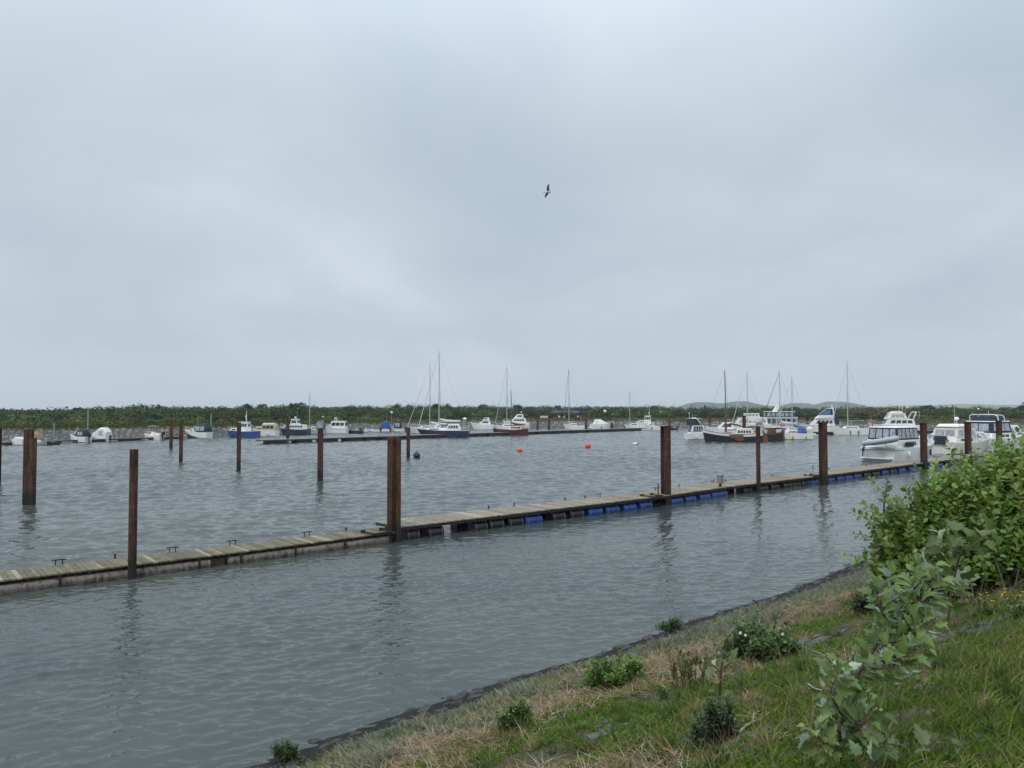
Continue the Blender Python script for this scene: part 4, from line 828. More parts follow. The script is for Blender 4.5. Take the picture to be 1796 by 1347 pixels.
b.house('cabin', (.34, .76), (.62, .4), (1.0, 1.5), .6, .1, .1, 'white_paint', [('side', .1, .85, .3, .75, 4)]); b.mastrig(998, 647, .42, 'navy_canvas', spread=2, r=.09, fore='grey_canvas', fore_r=.06); b.canopy((.10, .34), (.75, .65), (1.0, 2.0), 'grey_canvas', .4, .1, 2); b.rail(.02, .99, .5, 9)
b = Boat('sports_cruiser', 'white sports cruiser with a dark wraparound windscreen, bow to the left pile', 'boat', 1034, 1080, 752.8, 8, .34, 1.25, 'white_paint', None, 'grey_paint', GP, bowr=.25, rake=.18)
b.house('cabin', (.12, .74), (.82, .42), (1.25, 2.35), 2.0, .5, .22, 'white_paint', [('side', .12, .80, .22, .78, 3), ('front', .06, .94, .15, .85, 2)], 'white_paint', .05); b.house('swim_platform', (-.06, .06), (.8, .8), (.2, .5), .02, .02, .02, 'white_paint'); b.rail(.5, .99, .45, 5); b.fender(.4, -1, 'black_plastic')
b = Boat('sailing_yacht', 'small white sloop with the shortest bare mast, right of the sports cruiser', 'sailboat', 1094, 1130, 754.5, 170, .34, 1.0, 'white_paint', 'white_paint', 'blue_paint', GP, rake=.16)
b.house('cabin', (.30, .76), (.66, .45), (1.0, 1.6), .6, .1, .1, 'white_paint', [('side', .1, .85, .3, .75, 2)]); b.mastrig(1104.5, 688, .36, 'blue_canvas', spread=1, fore=None, r=.08); b.rail(.4, .99, .5, 5); b.fender(.3, 1)
b = Boat('motor_cruiser', 'boxy white wheelhouse boat standing behind the small sloop', 'boat', 1114, 1150, 751, 172, .36, 1.3, 'white_paint', None, 'white_paint', GP); b.house('wheelhouse', (.22, .58), (.75, .66), (1.3, 3.1), .25, .2, .12, 'white_paint', [('side', .06, .94, .5, .88, 3), ('front', .06, .94, .5, .88, 3), ('aft', .1, .9, .4, .85, 3)], 'white_paint', .15); b.pole('mast', .3, 3.1, 5.6, .06, 'white_paint', 0, .18); b.house('cabin', (.58, .9), (.66, .35), (1.4, 2.0), .5, .05, .1, 'white_paint', [('side', .1, .8, .3, .75, 3)]); b.rail(.5, .99, .55, 5)
b = Boat('sports_boat', 'white cabin boat with a grey canopy at the right end of the far pier', 'boat', 1128, 1166, 754.5, 172, .38, 1.05, 'white_paint', 'grey_paint', 'white_paint', GP, bowr=.4, rake=.14)
b.house('cabin', (.45, .88), (.8, .36), (1.1, 1.7), .8, .1, .15, 'white_paint', [('side', .2, .75, .3, .75, 1), ('front', .1, .9, .25, .8, 2)]); b.canopy((.06, .52), (.88, .8), (1.05, 2.25), 'grey_canvas', .25, .12, 2); b.rail(.5, .99, .5, 5); b.fender(.6, 1, 'black_plastic')
b = Boat('inflatable_boat', 'black rubber dinghy with outboard right of the pale rusty pile top', 'boat', 1168, 1187, 754.5, 172, .44, .5, 'rubber', None, 'black_paint', GP, deck='grey_paint'); b.outboard(0, 1.2); b.house('seat', (.35, .6), (.5, .5), (.5, .85), .05, .05, .05, 'black_paint')

# --- crowded berths on the right
b = Boat('motor_yacht', 'white cruiser with a dark upper cockpit, stern to the left of the barge', 'boat', 1199, 1262, 771, 12, .34, 1.0, 'white_paint', 'white_paint', 'navy_paint', GR, bowr=.4)
b.house('cabin', (.10, .62), (.84, .74), (1.0, 2.35), .6, .35, .12, 'white_paint', [('side', .12, .88, .2, .86, 4), ('aft', .10, .90, .15, .88, 3), ('front', .06, .94, .3, .85, 3)]); b.house('flybridge', (.08, .50), (.84, .70), (2.36, 3.35), 1.1, .05, .12, 'navy_canvas', [('side', .1, .75, .3, .75, 2, 'dark_glass')], None); b.arch(.42, .84, (2.4, 3.5), .9, 'white_paint', .14)
m_ = MB(); m_.box((b.x(.28), 0, 3.40), (b.L * .36, b.B * .80, .05)); m_.build('bimini_top', 'white_canvas', b.root, .02); b.rail(.0, .99, .55, 10); b.pole('antenna', .16, 3.4, 4.2, .025, 'white_paint', .5, .10); b.pole('antenna', .16, 3.4, 4.2, .025, 'white_paint', -.6); b.fender(.25, -1, 'white_paint')
b = Boat('motor_yacht', 'white cruiser behind the barge bow, low raked cabin showing', 'boat', 1236, 1300, 765, 170, .32, 1.3, 'white_paint', None, 'navy_paint', GR, bowr=.4); b.house('cabin', (.2, .72), (.8, .5), (1.3, 2.5), 1.5, .3, .18, 'white_paint', [('side', .12, .8, .3, .8, 3), ('front', .06, .94, .2, .85, 3)]); b.rail(.4, .99, .55, 7)
b = Boat('sailing_barge', 'white-topped black flat-bottomed sailing barge with a brown leeboard', 'sailboat', 1231, 1337, 775.5, 174, .27, 1.05, 'white_paint', 'black_paint', 'black_paint', GR, bowr=.85, sternr=.45, p=3.4, sw=.42, entry=.3, deck='teak', rake=.045)
m_ = MB()
for sd_ in (1, -1):        # black lower strakes
    vs = []; nn = 18
    for i in range(nn + 1):
        u = .0 + 1.0 * i / nn; zs = b.sheer(u); za, zb_ = .05, zs - .52 + .06 * math.sin(math.pi * u)
        for zz in (za, max(zb_, .12)):
            fl_ = max(0, (u - .5) / .5) ** 1.5; yf = (.93 - .28 * fl_) + ((.995 - .02 * fl_) - (.93 - .28 * fl_)) * min(zz / zs, 1); vs.append((b.X(u, zz, zs), sd_ * (b.hw(u) * yf + .05), zz))
    m_.add(vs, [((2 * i, 2 * i + 2, 2 * i + 3, 2 * i + 1) if sd_ < 0 else (2 * i + 1, 2 * i + 3, 2 * i + 2, 2 * i)) for i in range(nn)], 0, True)
m_.build('hull_side', 'black_paint', b.root)
for sd_ in (1, -1):
    m_ = MB(); y = sd_ * (b.B / 2 + .16); x = b.x(.56); pts = [(x + .2, .95), (x - .05, .3), (x - 1.15, .10), (x - 1.85, .28), (x - 2.05, .75), (x - 1.7, 1.08)]
    pts = [(x + .15, 1.10), (x + .05, .72), (x - 1.3, .16), (x - 1.95, .28), (x - 2.05, .70), (x - 1.9, 1.12)]
    m_.add([(px_, y, zz) for px_, zz in pts] + [(px_, y + sd_ * .09, zz) for px_, zz in pts], [tuple(range(6)), tuple(range(11, 5, -1))] + [(i, (i + 1) % 6, 6 + (i + 1) % 6, 6 + i) for i in range(6)]); o = m_.build('leeboard', 'brown_wood', b.root); bpy_fix(o)
    m_ = MB(); m_.box((x - 1.0, y + sd_ * .10, .62), (1.8, .03, .06)); m_.box((x - .3, y + sd_ * .10, .9), (.06, .03, .5)); m_.build('iron_strap', 'black_paint', o)
b.house('cabin', (.16, .46), (.66, .66), (1.05, 1.95), .25, .2, .1, 'cream_paint', [('side', .08, .92, .35, .75, 5), ('aft', .2, .8, .3, .8, 2)], 'white_paint', .05); b.house('hatch', (.50, .66), (.5, .45), (1.05, 1.45), .1, .1, .05, 'brown_wood')
b.mastrig(1273.5, 650, 0, None, 'brown_wood', .10, None, 0, back=False, lean=.15)
m_ = MB(); xm = b.mx; pts = [(xm - .1, .08, 2.3), (xm - .6, .08, 2.75), (xm - 1.6, .08, 2.55), (xm - 2.6, .08, 2.2), (xm - 3.8, .08, 2.35), (xm - 4.6, .05, 2.3)]; m_.tube(pts, .15, 8, 0, .07); m_.build('furled_mainsail', 'brown_canvas', b.root)
m_ = MB(); m_.tube([(xm - .15, 0, 1.75), (xm - 4.9, 0, 2.15)], .07, 7); m_.build('boom', 'brown_wood', b.root)
m_ = MB(); m_.tube([(xm + .12, 0.05, 1.2), (xm + .16, .05, 3.6), (xm + .05, .05, 4.5)], .10, 7, 0, .05); m_.build('gaff', 'brown_wood', b.root)
m_ = MB(); xr = -b.L / 2 - .12; m_.add([(xr + .1, -.06, .0), (xr - .75, -.06, .0), (xr - .7, -.06, .7), (xr - .1, -.06, 1.75), (xr + .1, -.06, 1.75)] + [(xr + .1, .06, .0), (xr - .75, .06, .0), (xr - .7, .06, .7), (xr - .1, .06, 1.75), (xr + .1, .06, 1.75)], [(0, 1, 2, 3, 4), (9, 8, 7, 6, 5)] + [(i, (i + 1) % 5, 5 + (i + 1) % 5, 5 + i) for i in range(5)]); o = m_.build('rudder', 'brown_wood', b.root); bpy_fix(o)
m_ = MB(); m_.tube([(xr, 0, 1.75), (xr + 1.6, 0, 1.95)], .045, 6); m_.build('tiller', 'brown_wood', b.root)
m_ = MB()
for k in range(4): m_.cyl((b.x(.08 + .03 * k), .2, 1.2), (b.x(.08 + .03 * k), .2, 2.1), .03, .03, 5)
m_.tube([(b.x(.03), .3, 2.05), (b.x(.2), .3, 2.05)], .03, 5); m_.build('stern_rail', 'brown_wood', b.root)
b.fender(.75, 1, 'black_plastic'); b.flag(.0, 1.7, 3.0, ['red_cloth', 'white_cloth', 'blue_cloth'], 0, .7, True)
b = Boat('motor_yacht', 'large white yacht with grey window band behind the barge cabin', 'boat', 1272, 1352, 757, 172, .30, 1.6, 'white_paint', None, 'navy_paint', GR, bowr=.3)
b.house('saloon', (.08, .80), (.86, .66), (1.6, 2.9), .8, .2, .12, 'white_paint', [('side', .04, .92, .25, .82, 6, 'clear_vinyl'), ('front', .06, .94, .2, .9, 3, 'clear_vinyl')], 'white_paint', .12); b.house('flybridge', (.25, .62), (.75, .62), (3.0, 3.9), .4, .2, .1, 'white_paint', [('side', .06, .94, .4, .88, 4, 'clear_vinyl'), ('front', .06, .94, .35, .9, 3, 'clear_vinyl')], 'white_paint', .15); b.rail(.3, .99, .6, 9)
b = Boat('sailing_yacht', 'white sloop whose pale mast rises behind the barge cabin', 'sailboat', 1281, 1345, 763, 176, .30, 1.1, 'white_paint', None, 'navy_paint', GR)
b.house('cabin', (.3, .74), (.6, .4), (1.1, 1.7), .6, .1, .1, 'white_paint', [('side', .1, .85, .3, .75, 4)]); b.mastrig(1310.5, 653, .40, 'white_canvas', spread=2, r=.09, boomz=2.5); b.canopy((.12, .33), (.75, .7), (1.1, 2.4), 'grey_canvas', .3, .1, 2); b.rail(.3, .99, .55, 7)
b = Boat('houseboat', 'long grey houseboat with white-framed windows and a white funnel', 'houseboat', 1318, 1402, 755.5, 176, .26, 1.1, 'white_paint', None, 'black_paint', GR, bowr=.15, p=3)
b.house('lower_house', (.06, .86), (.88, .8), (1.1, 3.0), .3, .1, .06, 'grey_paint', [('side', .04, .96, .30, .85, 7, 'dark_glass'), ('aft', .1, .9, .3, .85, 3)], 'white_paint', .15); b.house('upper_house', (.12, .74), (.8, .72), (3.1, 4.3), .3, .1, .06, 'dark_board', [('side', .04, .96, .18, .86, 6, 'clear_vinyl'), ('front', .06, .94, .2, .85, 3, 'clear_vinyl')], 'white_paint', .25)
m_ = MB(); xx = b.x(.52); m_.loft([[Vector((xx + dx + ox, dy, zz)) for dx, dy in ((-.5, -.35), (.5, -.35), (.5, .35), (-.5, .35))] for zz, ox in ((4.3, 0), (5.7, -.9), (5.9, -1.1))], 0, False); m_.build('funnel', 'white_paint', b.root, .05); b.radar(.5, 6.4, 0, .35); b.rail(.05, .9, .9, 10)
b = Boat('sailing_barge', 'black traditional sailing boat with a brown rudder and a tricolour flag', 'sailboat', 1322, 1372, 774, 176, .30, 1.0, 'black_paint', 'brown_wood', 'black_paint', GR, bowr=.6, sternr=.5, p=3.2, sw=.5, entry=.3, deck='teak', rake=.04)
b.house('cabin', (.2, .55), (.66, .62), (1.05, 1.75), .2, .15, .1, 'brown_wood', [('side', .08, .92, .3, .75, 4)], 'maroon_paint', .04); b.flag(.12, 1.3, 2.7, ['red_cloth', 'white_cloth', 'blue_cloth'], -.2, .9); m_ = MB(); m_.tube([(b.x(.62), 0, 1.9), (b.x(.12), 0, 2.0)], .13, 8); m_.build('furled_sail', 'brown_canvas', b.root)
m_ = MB(); m_.box((b.x(-.03), 0, .9), (.5, .12, 1.7)); m_.build('rudder', 'brown_wood', b.root, .03); b.rail(.02, .4, .5, 5, 'brown_wood')
b = Boat('sailing_yacht', 'white sloop with a grey furled foresail line, mast left of the shorter one', 'sailboat', 1330, 1405, 766, 174, .30, 1.1, 'white_paint', None, 'navy_paint', GR)
b.house('cabin', (.3, .74), (.6, .4), (1.1, 1.7), .6, .1, .1, 'white_paint', [('side', .1, .85, .3, .75, 4)]); b.mastrig(1367.5, 652, .40, 'white_canvas', spread=2, r=.09, boomz=2.3, fore='grey_canvas', fore_r=.07); b.rail(.3, .99, .55, 7)
b = Boat('sailing_yacht', 'white sloop with a bright blue sail cover and yellow-green fenders', 'sailboat', 1358, 1424, 771.5, 176, .30, 1.0, 'white_paint', None, 'navy_paint', GR)
b.house('cabin', (.32, .74), (.62, .4), (1.0, 1.5), .6, .1, .1, 'white_paint', [('side', .1, .85, .3, .75, 3)]); b.mastrig(1389, 662, .40, 'blue_canvas', spread=2, r=.085, boomz=1.9, fore='white_canvas', fore_r=.045); b.canopy((.16, .40), (.75, .68), (1.0, 1.95), 'blue_canvas', .4, .1, 1, 'blue_canvas'); b.canopy((.0, .16), (.8, .8), (1.0, 2.1), 'cream_paint', .2, .2, 1, 'cream_paint'); b.fender(.2, 1, 'yellow_cloth'); b.fender(.55, 1, 'yellow_cloth'); b.fender(.75, 1, 'white_paint'); b.rail(.02, .99, .5, 9)
b = Boat('inflatable_boat', 'small pale inflatable lying right of the blue-covered sloop', 'boat', 1416, 1438, 769, 165, .46, .62, 'grey_rubber', None, 'grey_rubber', GR, deck='white_paint', p=3); b.outboard(0, .9); b.house('seat', (.3, .45), (.7, .7), (.6, .78), .02, .02, .02, 'white_paint')
b = Boat('motor_yacht', 'tall white yacht with a blue sloping flybridge windscreen', 'boat', 1402, 1470, 760, 168, .34, 1.5, 'white_paint', 'grey_paint', 'navy_paint', GR, bowr=.35, rake=.14)
b.house('saloon', (.10, .74), (.84, .6), (1.55, 3.0), 1.3, .2, .15, 'white_paint', [('side', .06, .85, .3, .75, 4, 'dark_glass'), ('front', .06, .94, .25, .8, 3, 'white_canvas')]); b.house('flybridge', (.12, .60), (.86, .72), (3.0, 3.7), .9, .05, -.02, 'white_paint'); b.house('windscreen', (.16, .50), (.76, .66), (3.7, 5.0), 1.5, .1, .1, 'navy_canvas', [('front', .05, .95, .08, .93, 3, 'blue_glass'), ('side', .2, .92, .1, .85, 3, 'blue_glass')], 'white_paint', .05); b.arch(.14, .86, (3.6, 5.2), -.1, 'white_paint', .2); b.rail(.4, .99, .6, 8); b.radar(.16, 5.6); b.house('aft_tent', (.0, .13), (.8, .8), (1.5, 4.0), .05, .05, .05, 'navy_canvas', [('aft', .1, .9, .3, .8, 2, 'clear_vinyl')])
b = Boat('sailing_yacht', 'long white sloop with a navy boom cover and red flag at its stern', 'sailboat', 1457, 1527, 763.5, 174, .28, 1.25, 'white_paint', 'white_paint', 'grey_paint', GR, rake=.10, bowr=.2)
b.house('cabin', (.30, .72), (.6, .4), (1.25, 1.7), .6, .15, .12, 'white_paint', [('side', .1, .85, .3, .75, 4)]); b.mastrig(1486.5, 635, .40, 'navy_canvas', spread=2, r=.09, fore='white_canvas', fore_r=.05, boomz=2.7); b.rail(.02, .99, .55, 11); b.fender(.35, 1, 'black_plastic', .6); b.fender(.55, 1, 'black_plastic', .6); b.flag(.02, 1.3, 3.4, ['red_cloth'], .3, .9, True)
m_ = MB()
for u, y in ((.12, .5), (.12, -.5)):
    c = (b.x(u), y, 1.75); m_.tube([(c[0], c[1] + .32 * math.cos(v), c[2] + .32 * math.sin(v)) for v in np.linspace(0, 6.283, 15)], .025, 5)
m_.build('steering_wheel', 'steel', b.root)
b = Boat('motor_yacht', 'white flybridge yacht with open upper deck behind the big yacht roof', 'boat', 1522, 1612, 759.5, 174, .32, 1.5, 'white_paint', None, 'navy_paint', GR, bowr=.35, rake=.12)
b.house('saloon', (.12, .72), (.82, .6), (1.5, 2.9), 1.0, .3, .15, 'white_paint', [('side', .06, .86, .35, .8, 4), ('front', .06, .94, .25, .85, 3)]); b.house('upper_house', (.26, .66), (.72, .56), (2.9, 4.0), .8, .5, .15, 'white_paint', [('side', .12, .85, .25, .85, 3, 'clear_vinyl'), ('front', .06, .94, .2, .85, 3, 'clear_vinyl')], 'white_paint', .15); b.house('upper_cap', (.34, .58), (.6, .5), (4.1, 4.5), .8, .2, .15, 'cream_paint'); b.arch(.16, .78, (2.9, 4.3), .7, 'white_paint', .18); b.arch(.36, .5, (4.4, 5.6), .3, 'cream_paint', .10); b.arch(.05, .6, (2.8, 4.4), .3, 'steel', .07); b.radar(.24, 5.3, .3, .33); b.pole('antenna', .26, 4.2, 6.5, .02); b.rail(.3, .99, .6, 8)

# --- the big white motor yacht close by, seen over its stern quarter
b = Boat('motor_yacht', 'big white motor yacht moored close by, clear tented cockpit and grey dinghy at its stern', 'boat', 1521, 1661, 810.5, 34, .36, 1.30, 'white_paint', 'white_paint', 'navy_paint', GR, bowr=.35, sternr=.05, L=10.4, rake=.10, sw=.92)
yt = b
b.house('aft_cabin', (.06, .50), (.86, .86), (1.28, 2.05), .2, .25, .12, 'white_paint', [('side', .35, .75, .30, .75, 1)])
b.house('cockpit_tent', (.085, .46), (.78, .78), (2.05, 3.18), .12, .12, .10, 'navy_canvas', [('side', .03, .97, .13, .92, 5, 'clear_vinyl'), ('aft', .03, .97, .13, .92, 4, 'clear_vinyl'), ('front', .04, .96, .13, .92, 3, 'clear_vinyl')], 'white_canvas', .12)
b.house('saloon', (.46, .80), (.74, .55), (1.35, 2.25), .9, .05, .15, 'white_paint', [('side', .06, .80, .35, .82, 3), ('front', .06, .94, .25, .85, 3)]); b.rail(.06, .985, .62, 12)
m_ = MB(); m_.box((b.x(-.025), 0, .32), (.55, b.B * .82, .08)); m_.build('swim_platform', 'white_paint', b.root, .03)
m_ = MB(); m_.tube([(b.x(.0), -b.hw(0) - .02, 1.15), (b.x(.5), -b.hw(.5) - .03, 1.15), (b.x(.75), -b.hw(.75) - .0, 1.32)], .05, 6); m_.tube([(b.x(-.005), -b.hw(0), 1.15), (b.x(-.005), b.hw(0), 1.15)], .05, 6); m_.build('rubbing_strake', 'grey_paint', b.root)
m_ = MB(); m_.box((b.x(.23), -b.B / 2 * .95, 1.62), (1.5, .10, .42)); o = m_.build('side_window_box', 'dark_glass', b.root, .02)
for y in (.9, -.9):
    m_ = MB(); m_.tube([(b.x(.02), y, 1.35), (b.x(-.04), y, 2.0), (b.x(-.07), y, 2.05)], .035, 6); m_.build('davit', 'steel', b.root)
dg = b.dinghy((b.x(-.045), -.75, 1.95), 3.0, -90, tilt=0); dg.rotation_euler = (0, R(-9), R(-90))
m_ = MB(); m_.ell((b.x(.0), b.B * .36, 1.15), (.16, .14, .22)); m_.box((b.x(-.02), b.B * .36, .75), (.1, .08, .6)); m_.build('outboard_motor', 'rubber', b.root)
m_ = MB(); m_.box((b.x(-.008), -.5, .7), (.05, .5, .35)); m_.build('boarding_gate', 'white_canvas', b.root, .01)
m_ = MB()
for k in range(4): m_.box((b.x(-.03), .95, .40 + .22 * k), (.04, .34, .03))
for y in (.8, 1.1): m_.cyl((b.x(-.03), y, .3), (b.x(-.03), y, 1.25), .02, .02, 6)
m_.build('ladder', 'steel', b.root); b.fender(.42, -1, 'navy_canvas', .75); b.fender(.62, -1, 'navy_canvas', .8); b.fender(.2, -1, 'white_paint', .7)
b.pole('antenna', .7, 2.3, 3.3, .02, 'white_paint', .3); b.pole('lifebuoy_light', .93, 1.7, 2.3, .03, 'white_paint', -.25, .16)
b = Boat('motor_cruiser', 'cream cruiser with rounded tan-edged roof and dark side panels, beyond the bush', 'boat', 1648, 1738, 797, 30, .36, 1.25, 'cream_paint', 'white_paint', 'navy_paint', GR, L=10.0, sw=.9)
b.house('aft_cabin', (.06, .50), (.86, .84), (1.25, 1.85), .2, .3, .14, 'cream_paint', [('side', .2, .8, .3, .75, 2)]); b.house('cockpit_tent', (.10, .50), (.80, .80), (1.85, 2.90), .3, .25, .16, 'cream_paint', [('side', .05, .92, .15, .80, 3, 'clear_vinyl'), ('aft', .08, .92, .15, .80, 2, 'clear_vinyl'), ('front', .06, .94, .2, .8, 3, 'clear_vinyl')], 'tan_canvas', .08)
b.house('roof_cap', (.14, .44), (.72, .68), (2.99, 3.3), .4, .3, .22, 'white_paint', bev=.12); b.house('saloon', (.5, .82), (.74, .55), (1.4, 2.4), .9, .05, .15, 'white_paint', [('side', .08, .8, .35, .8, 2), ('front', .06, .94, .25, .85, 3)]); b.rail(.4, .985, .6, 7); b.pole('antenna', .3, 3.25, 5.6, .018, 'white_paint'); b.pole('radar_post', .34, 3.25, 3.7, .04, 'white_paint', 0, .26); b.house('dark_cover', (-.02, .05), (.4, .4), (1.1, 2.0), .05, .05, .1, 'navy_canvas')
b = Boat('motor_yacht', 'navy-topped white yacht with dark blue tented cockpit and white roof arch, far right', 'boat', 1706, 1800, 792, 30, .36, 1.5, 'white_paint', 'white_paint', 'navy_paint', GR, L=11.5, sw=.9)
b.house('aft_cabin', (.06, .50), (.88, .86), (1.4, 2.15), .2, .3, .14, 'white_paint', [('side', .2, .8, .3, .75, 3)]); b.house('cockpit_tent', (.10, .48), (.82, .80), (2.15, 3.45), .3, .25, .16, 'navy_canvas', [('side', .05, .92, .18, .86, 3, 'clear_vinyl'), ('aft', .12, .88, .18, .84, 2, 'clear_vinyl'), ('front', .06, .94, .2, .8, 3, 'clear_vinyl')], 'white_canvas', .06)
b.house('bimini', (.16, .44), (.66, .62), (3.54, 4.1), .5, .2, .2, 'navy_canvas', bev=.08); b.arch(.22, .80, (3.45, 4.3), .2, 'white_paint', .13); b.arch(.36, .74, (3.45, 4.25), .2, 'white_paint', .10); b.house('saloon', (.48, .80), (.76, .58), (1.6, 3.0), 1.2, .05, .15, 'white_paint', [('side', .08, .8, .35, .8, 3), ('front', .06, .94, .25, .85, 3)]); b.rail(.4, .985, .6, 7); b.pole('antenna', .18, 4.2, 4.9, .04, 'black_paint', .4, .12); b.pole('antenna', .24, 4.2, 4.8, .03, 'white_paint', -.4)
b.house('foredeck_tent', (.36, .56), (.72, .60), (2.1, 3.5), 1.4, .1, .25, 'white_canvas', [('side', .1, .8, .2, .8, 2, 'clear_vinyl')])

# ------------------------------------------------------------------ far-bank furniture
for k, (px, py, lab) in enumerate(((687, 723.5, 'white globe lamp among the far bushes left of the tall masts'), (1061, 721.5, 'largest white globe lamp on the far bank behind the sports cruiser'), (1138, 725, 'white globe lamp above the wheelhouse boat, left of a pair'), (1159, 723, 'white globe lamp at far bank right of the wheelhouse boat mast'), (1402, 727, 'white globe lamp left of the yacht with the blue windscreen'))):
    sx_ = (px - 898) / F; dist = 214 if px > 800 else 182
    p = atd(px, py, dist); g = float(gh([p.x], [p.y])[0]); t = thing('globe_lamp', lab, 'lamp', (p.x, p.y, g), 0, 'globe lamps on the far bank'); r = .42 if px == 1061 else .30
    m_ = MB(); m_.cyl((0, 0, -.2), (0, 0, p.z - g - r * .8), .06, .05, 8); m_.build('lamp_post', 'concrete', t); m_ = MB(); m_.ell((0, 0, p.z - g), (r, r, r), 0, 14, 10); m_.build('lamp_globe', 'lamp_glass', t)
for k, (px, lab) in enumerate([(949 + 3.4 * q, 'one of four close white marker posts left of the dark shed') for q in range(4)] + [(980.5, 'white marker post in front of the dark shed, left of two'), (989.5, 'white marker post in front of the dark shed, right of two'), (1013.5, 'white marker post at the right end of the dark shed')]):
    p = atd(px, 731, 212); g = float(gh([p.x], [p.y])[0]); t = thing('marker_post', lab, 'post', (p.x, p.y, g), 0, 'four white markers' if k < 4 else 'white markers by the shed'); h = p.z - g + .25
    m_ = MB(); m_.cyl((0, 0, -.2), (0, 0, h - .6), .05, .05, 6); m_.build('post', 'concrete', t); m_ = MB(); m_.box((0, 0, h - .28), (.36, .1, .55)); m_.build('marker_board', 'white_paint', t, .03)
p = atd(991, 727, 218); g = float(gh([p.x], [p.y])[0]); t = thing('shed', 'long low dark blue-black shed on the far bank behind white markers', 'shed', (p.x, p.y, g)); hh = H + 218 * (717 - 724.5) / F - g
m_ = MB(); m_.box((0, 0, hh / 2 - .5), (7.4, 4, hh + 1)); wl_ = m_.build('wall', 'dark_board', t); m_ = MB(); m_.prism([(-2.3, 0), (2.3, 0), (0, .7)], -3.95, 3.95); o = m_.build('roof', 'roof_dark', t); o.rotation_euler = (R(90), 0, R(90)); o.location = (0, 0, hh)
for k in (-2.2, 0, 2.2): m_ = MB(); m_.box((k, -2.02, hh * .55), (.9, .06, .7)); m_.build('window', 'dark_glass', wl_)
for k, (px, tp, bt, lab) in enumerate(((94.5, 741, 770, 'short grey timber post on the stony shore behind the grey inflatable'), (154, 718, 757, 'tall grey timber post in the far scrub behind the navy-canopied boat'), (370, 725, 766, 'pale timber post standing at the stern of the green cruiser'), (1238.5, 712, 740, ''), (1786, 700, 705, ''))):
    if not lab: continue
    p = at(px, bt); p = atd(px, bt, p.y * .98 if bt > 765 else 128); g = float(gh([p.x], [p.y])[0]); zt_ = H + p.y * (717 - tp) / F; t = thing('timber_post', lab, 'post', (p.x, p.y, g), 0, 'timber posts on the far bank'); m_ = MB(); m_.cyl((0, 0, -.4 - max(g, 0) * 0), (0, 0, zt_ - g), .13, .11, 8); m_.build('shaft', 'concrete', t); m_ = MB(); m_.cyl((0, 0, zt_ - g), (0, 0, zt_ - g + .05), .15, .13, 8); m_.build('cap', 'dark_timber', t)

# ------------------------------------------------------------------ gull
p = atd(961, 335, 46); t = thing('gull', 'lone gull in flight against the grey sky, wings raised and dipped', 'bird', p); k = 46 / F
def q3(px, py, y=0): return ((px - 961) * k, y, (335 - py) * k)
m_ = MB(); c0, c1 = Vector(q3(966.5, 336.3)), Vector(q3(957.5, 337.6)); rings = []
for f, r in ((0, .012), (.10, .045), (.2, .052), (.32, .055), (.55, .075), (.75, .055), (.9, .03), (1, .02)):
    rings.append(m_.ring(c0.lerp(c1, f), c1 - c0, r, 10))
m_.loft(rings, 0, True); bo = m_.build('body', 'feather_white', t)
def wing(pts, name):
    m_ = MB(); rings = []
    for (px, py, y), ch, th_ in pts:
        c = Vector(q3(px, py, y)); rings.append([c + Vector((dx * ch, dy * .35 * ch, dz * th_)) for dx, dy, dz in ((.5, .3, 0), (.2, .1, 1), (-.3, -.3, .6), (-.5, -.5, 0), (-.3, -.3, -.6), (.2, .1, -1))])
    m_.loft(rings, 0, True); o = m_.build('wing', 'feather_dark', t); bpy_fix(o)
wing([((961.5, 336.5, 0), .17, .015), ((961.0, 331, -.10), .16, .014), ((961.0, 328, -.16), .13, .012), ((962.2, 325, -.12), .09, .010), ((963.4, 322.5, -.08), .02, .004)], 'wing')
wing([((961.0, 337, 0), .17, .03), ((959.5, 338, .35), .16, .03), ((957.8, 339.8, .50), .12, .025), ((956.6, 341.8, .62), .05, .015)], 'wing')
m_ = MB(); m_.cyl(c0, c0 + (c0 - c1) * .08, .012, .003, 6); m_.build('beak', 'yellow_cloth', t)
m_ = MB(); m_.add([c1 + Vector((0.02, 0, .02)), c1 + Vector((-.16, .06, 0)), c1 + Vector((-.16, -.06, 0)), c1 + Vector((0.02, 0, -.012))], [(0, 1, 2), (3, 2, 1), (0, 2, 3), (0, 3, 1)]); m_.build('tail', 'feather_white', t)

# ------------------------------------------------------------------ plants
def in_view(x, y, mgn=4.5):
    return (y > 0.5) & (np.abs(x) < 0.67 * y + mgn)
def bank_points(n, a0, a1, s0, s1, dens=None):
    """points on the near bank in along / up-slope coordinates, nearer ones denser"""
    out_ = []; tot = 0
    while tot < n:
        a = rng.uniform(a0, a1, n * 2); sd_ = rng.uniform(s0, s1, n * 2)
        s_abs = sd_ + np.interp(a, NA, NS); x = a * E1.x + s_abs * E2.x; y = a * E1.y + s_abs * E2.y
        d = np.hypot(x, y); keep = in_view(x, y) & (rng.uniform(0, 1, len(x)) < np.clip((7.5 / np.maximum(d, 3)) ** 1.3, 0, 1))
        x, y, sd2 = x[keep], y[keep], sd_[keep]; out_.append(np.stack([x, y, sd2], 1)); tot += len(x)
    return np.concatenate(out_)[:n]
def fieldn(x, y, sc, seed):   # smooth noise sampled from a small table (fast for many points)
    k = np.array([[noise.noise(Vector((i * 0.5 * 1.0, j * 0.5, seed))) for i in range(-40, 130)] for j in range(-40, 130)])
    u = np.clip(x * sc * 2 + 40, 0, 168.9); v = np.clip(y * sc * 2 + 40, 0, 168.9); i, j = u.astype(int), v.astype(int); fu, fv = u - i, v - j
    return (k[j, i] * (1 - fu) + k[j, i + 1] * fu) * (1 - fv) + (k[j + 1, i] * (1 - fu) + k[j + 1, i + 1] * fu) * fv
